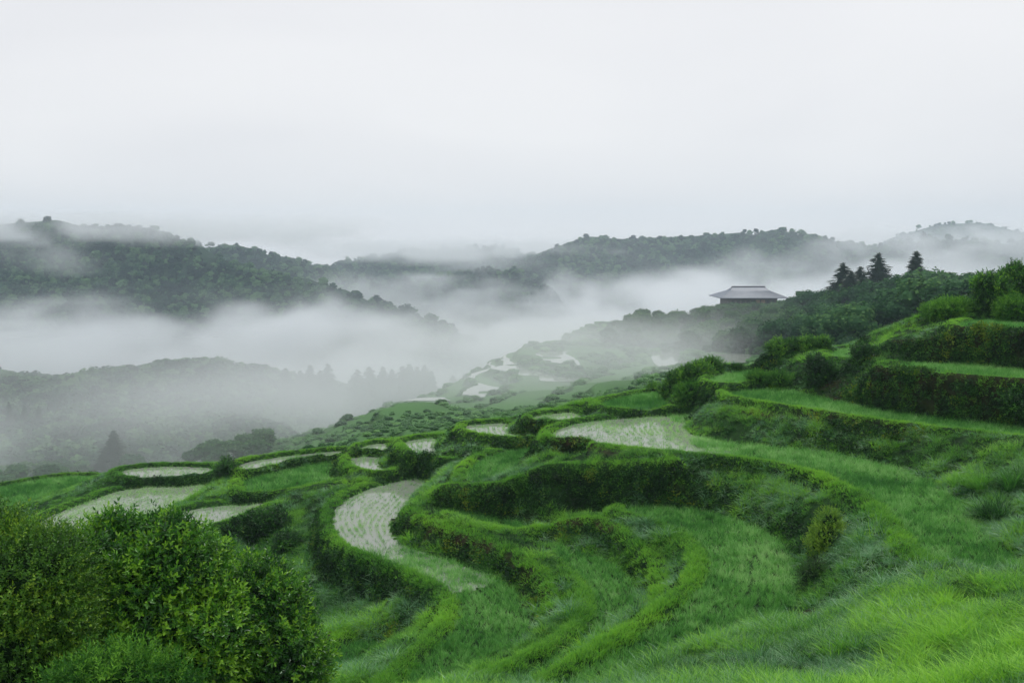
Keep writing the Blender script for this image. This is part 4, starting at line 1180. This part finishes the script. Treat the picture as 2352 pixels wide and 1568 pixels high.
def near_d(X, Y): return hit(X, Y)[1]

B0 = [blob(340, 1400, 15, 1.05, 1.1, 1.15), blob(250, 1340, 15, 0.72, 0.8, 0.85), blob(415, 1325, 15.2, 0.70, 0.8, 0.78), blob(300, 1500, 14.6, 1.0), blob(460, 1480, 14.8, 0.8, 0.9, 0.9), blob(270, 1235, 15.2, 0.3, 0.3, 0.32), blob(375, 1245, 15.3, 0.36, 0.4, 0.36)]
bush('leafy_tree', 'large dark green broadleaf tree crown with glossy leaves, biggest of those in the lower left', ground_under(-5.3, 15), B0, TW_D, 8, 220, 1.35, 0.5, 0.85, cat='tree', seed=1)
B1 = [blob(585, 1425, 15.8, 0.85, 0.9, 0.92), blob(640, 1530, 15.4, 0.75, 0.9, 0.85), blob(500, 1540, 15.3, 0.9), blob(575, 1340, 16, 0.34, 0.4, 0.34)]
bush('leafy_tree', 'darker rounded tree crown with yellow green shoots, right of the largest glossy tree', ground_under(-3.7, 15.6), B1, TW_D, 8, 280, 1.2, 0.42, 0.8, cat='tree', seed=2)
B2 = [blob(60, 1345, 13.5, 0.85, 0.9, 0.8), blob(-60, 1300, 13.6, 0.8), blob(130, 1305, 13.8, 0.42, 0.5, 0.45), blob(30, 1480, 13.2, 0.95, 0.9, 1.0), blob(120, 1440, 13.4, 0.55, 0.6, 0.8)]
bush('olive_tree', 'olive green tree with small yellowish leaves at the left edge, beside the glossy tree', ground_under(-6.6, 13.5), B2, TW_O, 6, 300, 1.3, 0.42, 0.6, cat='tree', seed=3)
B3 = [blob(270, 1590, 11.5, 0.62, 0.6, 0.42), blob(370, 1610, 11.6, 0.42, 0.5, 0.34), blob(180, 1610, 11.4, 0.4, 0.5, 0.36)]
bush('feathery_bush', 'pale feathery bush poking up below the glossy tree at the bottom edge', ground_under(-4.3, 11.5), B3, TW_F, 6, 190, 1.25, 0.4, 0.6, layers=0.4, seed=4)
TW_D2 = TW_D
def shrub(X, Y, r_, label, coll=None, tint0=0.36, tip=0.5, flat_=0.8, name='shrub', sc=1.9, extra=(), dens=110, group=None, cat='bush', sink=0.35):
    p = hit(X, Y); c = p + np.array([0, 0.15, r_ * flat_ * (1 - sink)])
    lobes = [(tuple(c), (r_, r_, r_ * flat_))]
    for dx, dz, k in extra: lobes.append((tuple(c + np.array([dx * r_, 0.1, dz * r_])), (r_ * k, r_ * k, r_ * k * flat_)))
    coll = coll or (TW_D, 8)
    bush(name, label, (p[0], p[1], p[2] - 0.1), lobes, coll[0], coll[1], dens, sc, tint0, tip, group, cat, seed=int(X * 7 + Y))
D8, O6, F6 = (TW_D, 8), (TW_O, 6), (TW_F, 6)
cl = atD(2290, 665, 57)
bush('leafy_tree', 'bright yellow green tree standing on the hillside crest at the upper right edge', tuple(cl - np.array([0, 0, 1.7])), [blob(2285, 672, 57, 0.95, 0.9, 0.8), blob(2330, 655, 57.5, 0.9), blob(2295, 700, 57, 0.75), blob(2330, 627, 57.4, 0.4, 0.4, 0.45), blob(2262, 655, 57, 0.55), blob(2365, 690, 57.3, 0.9)], TW_D, 8, 120, 2.1, 0.4, 0.6, cat='tree', seed=11)
shrub(1886, 878, 0.62, 'dark round bush standing alone left of the pale upper paddy', D8, 0.12, 0.4, 1.0, extra=((-0.5, 0.9, 0.6), (0.4, 0.2, 0.8)))
for i, (X, Y, r_, lb) in enumerate([(1545, 905, 0.75, 'leftmost dark bush of the row above the pale fenceless paddy end'), (1570, 885, 0.9, 'tall dark green bush in the middle of the hillside bush row'), (1600, 870, 0.8, 'rounded bush right of the tallest in the hillside row'), (1635, 852, 0.6, 'small bush at the right end of the hillside bush row'), (1585, 912, 0.7, 'low spreading bush in front of the hillside bush row'), (1500, 900, 0.35, 'tiny bush on the crest left of the bush row'),
       (1730, 818, 0.75, 'leftmost bush of the dark clump on the crest under the ridge wood'), (1760, 812, 0.7, 'second bush from the left in the dark crest clump'), (1792, 812, 0.8, 'bushy middle of the dark crest clump'), (1826, 806, 0.6, 'low bush right of the middle of the crest clump'), (1858, 803, 0.6, 'rightmost but one bush of the crest clump'), (1890, 800, 0.5, 'rightmost small bush of the crest clump'),
       (1790, 885, 0.6, 'green weedy bush on the slope left of the lone dark bush'), (1740, 880, 0.5, 'low weedy bush on the slope below the crest clump'), (1700, 835, 0.4, 'small round bush on the crest left of the dark clump')]):
    shrub(X, Y, r_ * 0.74, lb.replace('fenceless ', ''), F6 if i in (4, 12, 13) else D8, 0.34 + 0.1 * (i % 3), 0.4, 0.72 + 0.07 * (i % 4), extra=((0.95, -0.1 + 0.1 * (i % 3), 0.75), (-0.8, 0.05 * (i % 4), 0.6), (0.2, 0.55, 0.5)), dens=120, sc=1.6)
shrub(2185, 722, 0.9, 'mound of tall bright grass and weeds on the crest at the upper right', F6, 0.65, 0.4, 0.45, extra=((0.8, 0, 0.8), (-0.9, -0.2, 0.8)), cat='bush')
shrub(2330, 735, 0.85, 'pale leafy mound below the yellow green tree at the right edge', F6, 0.5, 0.3, 0.8)
shrub(1985, 822, 0.5, 'dark weedy bush on the small brown bank left of the upper paddy', D8, 0.25, 0.4, 0.7, extra=((0.9, -0.1, 0.7),))
shrub(2340, 970, 0.6, 'dark ivy like bush on the brown bank at the right edge', D8, 0.2, 0.3, 0.9)
shrub(1905, 1260, 0.55, 'yellow green bush on the bank beside the big curved rice field', O6, 0.75, 0.4, 1.0, extra=((0.1, 0.9, 0.7), (-0.5, -0.5, 0.7)), dens=150, sc=1.4)
shrub(1865, 1350, 0.42, 'dark reddish olive bush at the foot of the bank beside the rice field', O6, 0.05, 0.3, 1.0, extra=((0.5, 0.6, 0.7),), dens=150, sc=1.3)
shrub(600, 1225, 0.75, 'dark bush on the slope left of the curved flooded paddy', D8, 0.2, 0.3, 0.75, extra=((0.9, 0.1, 0.8), (-0.7, 0, 0.6)))
shrub(660, 1265, 0.6, 'low bush on the slope just right of the larger dark one', D8, 0.3, 0.3, 0.7)
shrub(518, 1092, 0.5, 'small dark bush on the bund between two pale paddies', D8, 0.15, 0.3, 0.9)
# tall tussock of long grass by the right edge
TUS = make_protos('tussock', [blades('tussock', 60, 0.75, 0.16, 0.02, 0.5, 0.9, MAT['grass'], 150 + i, 4) for i in range(3)])
for X, Y, tn, lb in [(2290, 1195, 0.05, 'dark tussock of long arching grass on the slope near the right edge'), (2250, 1120, 0.5, 'pale tussock of long grass above the dark one near the right edge'), (2330, 1120, 0.25, 'tussock of long grass at the right edge above the dark one')]:
    p = hit(X, Y); e = bpy.data.objects.new('grass_tussock', None); e.location = p; link(e); tag(e, lb, 'grass tussock')
    k = 16; q = rng.normal(0, 0.28, (k, 3)) * [1, 1, 0.1]
    realise('blades', q, rng.normal(0, 0.3, (k, 3)) + [0, 0, 1], rng.uniform(0.8, 1.3, k), np.full(k, tn) + rng.normal(0, 0.1, k), TUS, e, rng)

# ------------------------------------------------------------------ house on the ridge
MAT['roof'] = plain_mat('grey_roof', (0.09, 0.112, 0.15), 0.5, (0.125, 0.148, 0.19), 0.6, 0.0, 0.4)
MAT['ridge_cap'] = plain_mat('dark_ridge', (0.12, 0.11, 0.13), 0.6)
MAT['wall_dark'] = plain_mat('weathered_wall', (0.05, 0.04, 0.045), 0.8, (0.08, 0.065, 0.06), 1.5)
MAT['wall_warm'] = plain_mat('warm_panel', (0.22, 0.14, 0.08), 0.8, (0.30, 0.20, 0.12), 1.0)
MAT['pane'] = plain_mat('window_glass', (0.03, 0.035, 0.045), 0.15)
HD = 318.0
pe = atD(1731, 685, HD); pr_ = atD(1728, 660, HD)
px_m = HD / FOC
Wd = 79 * px_m; Dp = 7.5; eave_z = pe[2]; rid_z = pr_[2]; ov = 1.6
hx = pe[0]; hy = HD + Dp
house = bpy.data.objects.new('house', None); house.location = (hx, hy, eave_z - 4.2); link(house)
tag(house, 'low wide house with a pale grey hipped roof standing on the wooded ridge', 'house')
zb = 4.2
def prism(name, V, F, mat, parent): return add(name, mesh_np(name, np.array(V, float), F, mat, False), parent)
def box(name, x0, x1, y0, y1, z0, z1, mat, parent):
    V = [(x0, y0, z0), (x1, y0, z0), (x1, y1, z0), (x0, y1, z0), (x0, y0, z1), (x1, y0, z1), (x1, y1, z1), (x0, y1, z1)]
    return add(name, mesh_np(name, V, np.array([[0, 3, 2, 1], [4, 5, 6, 7], [0, 1, 5, 4], [1, 2, 6, 5], [2, 3, 7, 6], [3, 0, 4, 7]]), mat, False), parent)
rh = rid_z - eave_z
rw = 38 * px_m                                    # half ridge length
V = []; m1 = 0.62
def ringp(hxw, hyw, z): return [(-hxw, -hyw, z), (hxw, -hyw, z), (hxw, hyw, z), (-hxw, hyw, z)]
V += ringp(Wd, Dp + ov, zb) + ringp(Wd, Dp + ov, zb + 0.18) + ringp(rw * 1.22, Dp * 0.38, zb + rh * 0.62) + ringp(rw * 1.0, 0.25, zb + rh * 0.96)
F = [[0, 3, 2, 1], [0, 1, 5, 4], [1, 2, 6, 5], [2, 3, 7, 6], [3, 0, 4, 7]]
for q in (4, 8):
    F += [[q, q + 1, q + 5, q + 4], [q + 1, q + 2, q + 6, q + 5], [q + 2, q + 3, q + 7, q + 6], [q + 3, q, q + 4, q + 7]]
F += [[12, 13, 14, 15]]
roof = prism('roof', V, np.array(F), MAT['roof'], house)
box('ridge_cap', -rw * 1.04, rw * 1.04, -0.4, 0.4, zb + rh * 0.96 - 0.05, zb + rh + 0.1, MAT['ridge_cap'], roof)
for k in range(30):                               # standing seams on the front slope
    xs = -Wd + Wd * 2 * (k + 0.5) / 30
    xt = xs / Wd * rw * 1.22
    V = [(xs - 0.04, -Dp - ov, zb + 0.185), (xs + 0.04, -Dp - ov, zb + 0.185), (xt + 0.04, -Dp * 0.38, zb + rh * 0.62 + 0.01), (xt - 0.04, -Dp * 0.38, zb + rh * 0.62 + 0.01)]
    V += [(a, b, c + 0.07) for a, b, c in V]
    so = add('seam', mesh_np('seam', V, np.array([[4, 5, 6, 7], [0, 1, 5, 4], [1, 2, 6, 5], [2, 3, 7, 6], [3, 0, 4, 7]]), MAT['roof'], False), roof)
wx = Wd - 3.3
wall = box('wall', -wx, wx, -Dp + 0.6, Dp - 0.6, 0, zb - 0.01, MAT['wall_dark'], house)
for k in range(9):
    xa = -wx + 0.5 + k * (2 * wx - 1) / 9
    wn_ = box('window', xa + 0.15, xa + (2 * wx - 1) / 9 - 0.15, -Dp + 0.50, -Dp + 0.597, 2.0, 3.7, MAT['wall_warm'] if k in (5, 6) else MAT['wall_dark'], house)
    box('pane', xa + 0.3, xa + (2 * wx - 1) / 9 - 0.3, -Dp + 0.46, -Dp + 0.497, 2.2, 3.5, MAT['pane'] if k not in (5, 6) else MAT['wall_warm'], wn_)
box('beam', -wx - 0.1, wx + 0.1, -Dp + 0.40, -Dp + 0.45, 3.75, 4.0, MAT['ridge_cap'], house)

# ------------------------------------------------------------------ haze and fog
hz, t = new_mat('haze')
o_ = t.nodes.new('ShaderNodeOutputMaterial'); pv = t.nodes.new('ShaderNodeVolumePrincipled')
pv.inputs['Color'].default_value = (0.68, 0.86, 1.0, 1); pv.inputs['Density'].default_value = 0.00027; pv.inputs['Anisotropy'].default_value = 0.35
t.links.new(pv.outputs[0], o_.inputs['Volume'])
x0, x1, y0, y1, z0, z1 = -1250, 1250, -60, 1790, -121, 62
bv = [(x0, y0, z0), (x1, y0, z0), (x1, y1, z0), (x0, y1, z0), (x0, y0, z1), (x1, y0, z1), (x1, y1, z1), (x0, y1, z1)]
bf = np.array([[0, 3, 2, 1], [4, 5, 6, 7], [0, 1, 5, 4], [1, 2, 6, 5], [2, 3, 7, 6], [3, 0, 4, 7]])
tag(add('haze', mesh_np('haze', bv, bf, hz, False)), kind='stuff')

BLOBS = [  # centre, radii, density per metre
 ((-120, 575, -78), (640, 150, 44), 0.030),
 ((190, 600, -62), (260, 190, 48), 0.020),
 ((350, 780, -40), (160, 150, 45), 0.012),
 ((30, 240, -31), (90, 115, 17), 0.014),
 ((-5, 175, -27), (75, 75, 15), 0.010),
 ((-70, 175, -38), (120, 60, 19), 0.009),
 ((-140, 320, -56), (190, 110, 34), 0.0042),
 ((-285, 745, 10), (230, 110, 15), 0.026),
 ((-60, 1040, -6), (200, 120, 13), 0.016),
 ((500, 930, -12), (220, 170, 34), 0.008),
 ((110, 840, -50), (230, 80, 30), 0.014),
 ((-60, 800, -48), (160, 80, 28), 0.012),
 ((265, 900, -14), (75, 60, 26), 0.014),
 ((370, 900, 0), (100, 60, 24), 0.012),
 ((195, 800, -24), (80, 50, 20), 0.012),
 ((-40, 860, -14), (70, 50, 18), 0.012),
 ((-330, 690, -8), (70, 50, 20), 0.010),
 ((0, 760, -30), (1500, 640, 140), 0.0004),
]
def fog(name, lo, hi, res, blobs, noise_scale, label, thr=(0.40, 0.60)):
    g = bpy.data.node_groups.new(name, 'GeometryNodeTree')
    g.interface.new_socket('Geometry', in_out='OUTPUT', socket_type='NodeSocketGeometry')
    go = g.nodes.new('NodeGroupOutput'); vc = g.nodes.new('GeometryNodeVolumeCube'); sm = g.nodes.new('GeometryNodeSetMaterial')
    vc.inputs['Min'].default_value = lo; vc.inputs['Max'].default_value = hi
    for a_, n_ in zip('XYZ', res): vc.inputs['Resolution ' + a_].default_value = n_
    po = g.nodes.new('GeometryNodeInputPosition')
    nz = g.nodes.new('ShaderNodeTexNoise'); nz.inputs['Scale'].default_value = 1.0; nz.inputs['Detail'].default_value = 4; nz.inputs['Roughness'].default_value = 0.55; nz.inputs['Distortion'].default_value = 1.2
    vs = g.nodes.new('ShaderNodeVectorMath'); vs.operation = 'MULTIPLY'; vs.inputs[1].default_value = noise_scale
    g.links.new(po.outputs[0], vs.inputs[0]); g.links.new(vs.outputs[0], nz.inputs['Vector'])
    mr = g.nodes.new('ShaderNodeMapRange'); mr.interpolation_type = 'SMOOTHSTEP'
    mr.inputs['From Min'].default_value, mr.inputs['From Max'].default_value = thr
    g.links.new(nz.outputs['Fac'], mr.inputs['Value'])
    # billow: noise pushes the blob borders in and out
    tot = None
    for c, r_, amp in blobs:
        a = g.nodes.new('ShaderNodeVectorMath'); a.operation = 'SUBTRACT'; a.inputs[1].default_value = c
        b = g.nodes.new('ShaderNodeVectorMath'); b.operation = 'DIVIDE'; b.inputs[1].default_value = r_
        l = g.nodes.new('ShaderNodeVectorMath'); l.operation = 'LENGTH'
        g.links.new(po.outputs[0], a.inputs[0]); g.links.new(a.outputs[0], b.inputs[0]); g.links.new(b.outputs[0], l.inputs[0])
        ad = g.nodes.new('ShaderNodeMath'); ad.operation = 'MULTIPLY_ADD'; ad.inputs[1].default_value = -1.7
        g.links.new(nz.outputs['Fac'], ad.inputs[0]); g.links.new(l.outputs['Value'], ad.inputs[2])
        m_ = g.nodes.new('ShaderNodeMapRange'); m_.interpolation_type = 'SMOOTHSTEP'
        m_.inputs['From Min'].default_value = 0.1; m_.inputs['From Max'].default_value = -0.4
        m_.inputs['To Min'].default_value = 0.0; m_.inputs['To Max'].default_value = amp
        g.links.new(ad.outputs[0], m_.inputs['Value'])
        if tot is None: tot = m_.outputs['Result']
        else:
            s_ = g.nodes.new('ShaderNodeMath'); s_.operation = 'ADD'
            g.links.new(tot, s_.inputs[0]); g.links.new(m_.outputs['Result'], s_.inputs[1]); tot = s_.outputs[0]
    fm = g.nodes.new('ShaderNodeMath'); fm.operation = 'MULTIPLY_ADD'; fm.inputs[1].default_value = 1.0; fm.inputs[2].default_value = 0.12
    g.links.new(mr.outputs['Result'], fm.inputs[0])
    mm = g.nodes.new('ShaderNodeMath'); mm.operation = 'MULTIPLY'
    g.links.new(tot, mm.inputs[0]); g.links.new(fm.outputs[0], mm.inputs[1])
    g.links.new(mm.outputs[0], vc.inputs['Density'])
    fmtl, t = new_mat(name)
    o_ = t.nodes.new('ShaderNodeOutputMaterial'); pv = t.nodes.new('ShaderNodeVolumePrincipled')
    pv.inputs['Color'].default_value = (0.95, 0.978, 1.0, 1); pv.inputs['Density'].default_value = 1.0; pv.inputs['Anisotropy'].default_value = 0.35
    t.links.new(pv.outputs[0], o_.inputs['Volume'])
    sm.inputs['Material'].default_value = fmtl
    g.links.new(vc.outputs[0], sm.inputs[0]); g.links.new(sm.outputs[0], go.inputs[0])
    me = bpy.data.meshes.new(name); me.from_pydata([(0, 0, 0)], [], []); me.materials.append(fmtl)
    o = bpy.data.objects.new(name, me); link(o); tag(o, label, kind='stuff')
    md = o.modifiers.new('fog', 'NODES'); md.node_group = g
    return o
fog('valley_fog', (-700, 110, -118), (700, 1300, 58), (175, 150, 44), BLOBS, (0.013, 0.011, 0.03), 'banks of white fog lying in the valley and on the hilltops')

print('realised triangles', TRI_TOTAL[0])
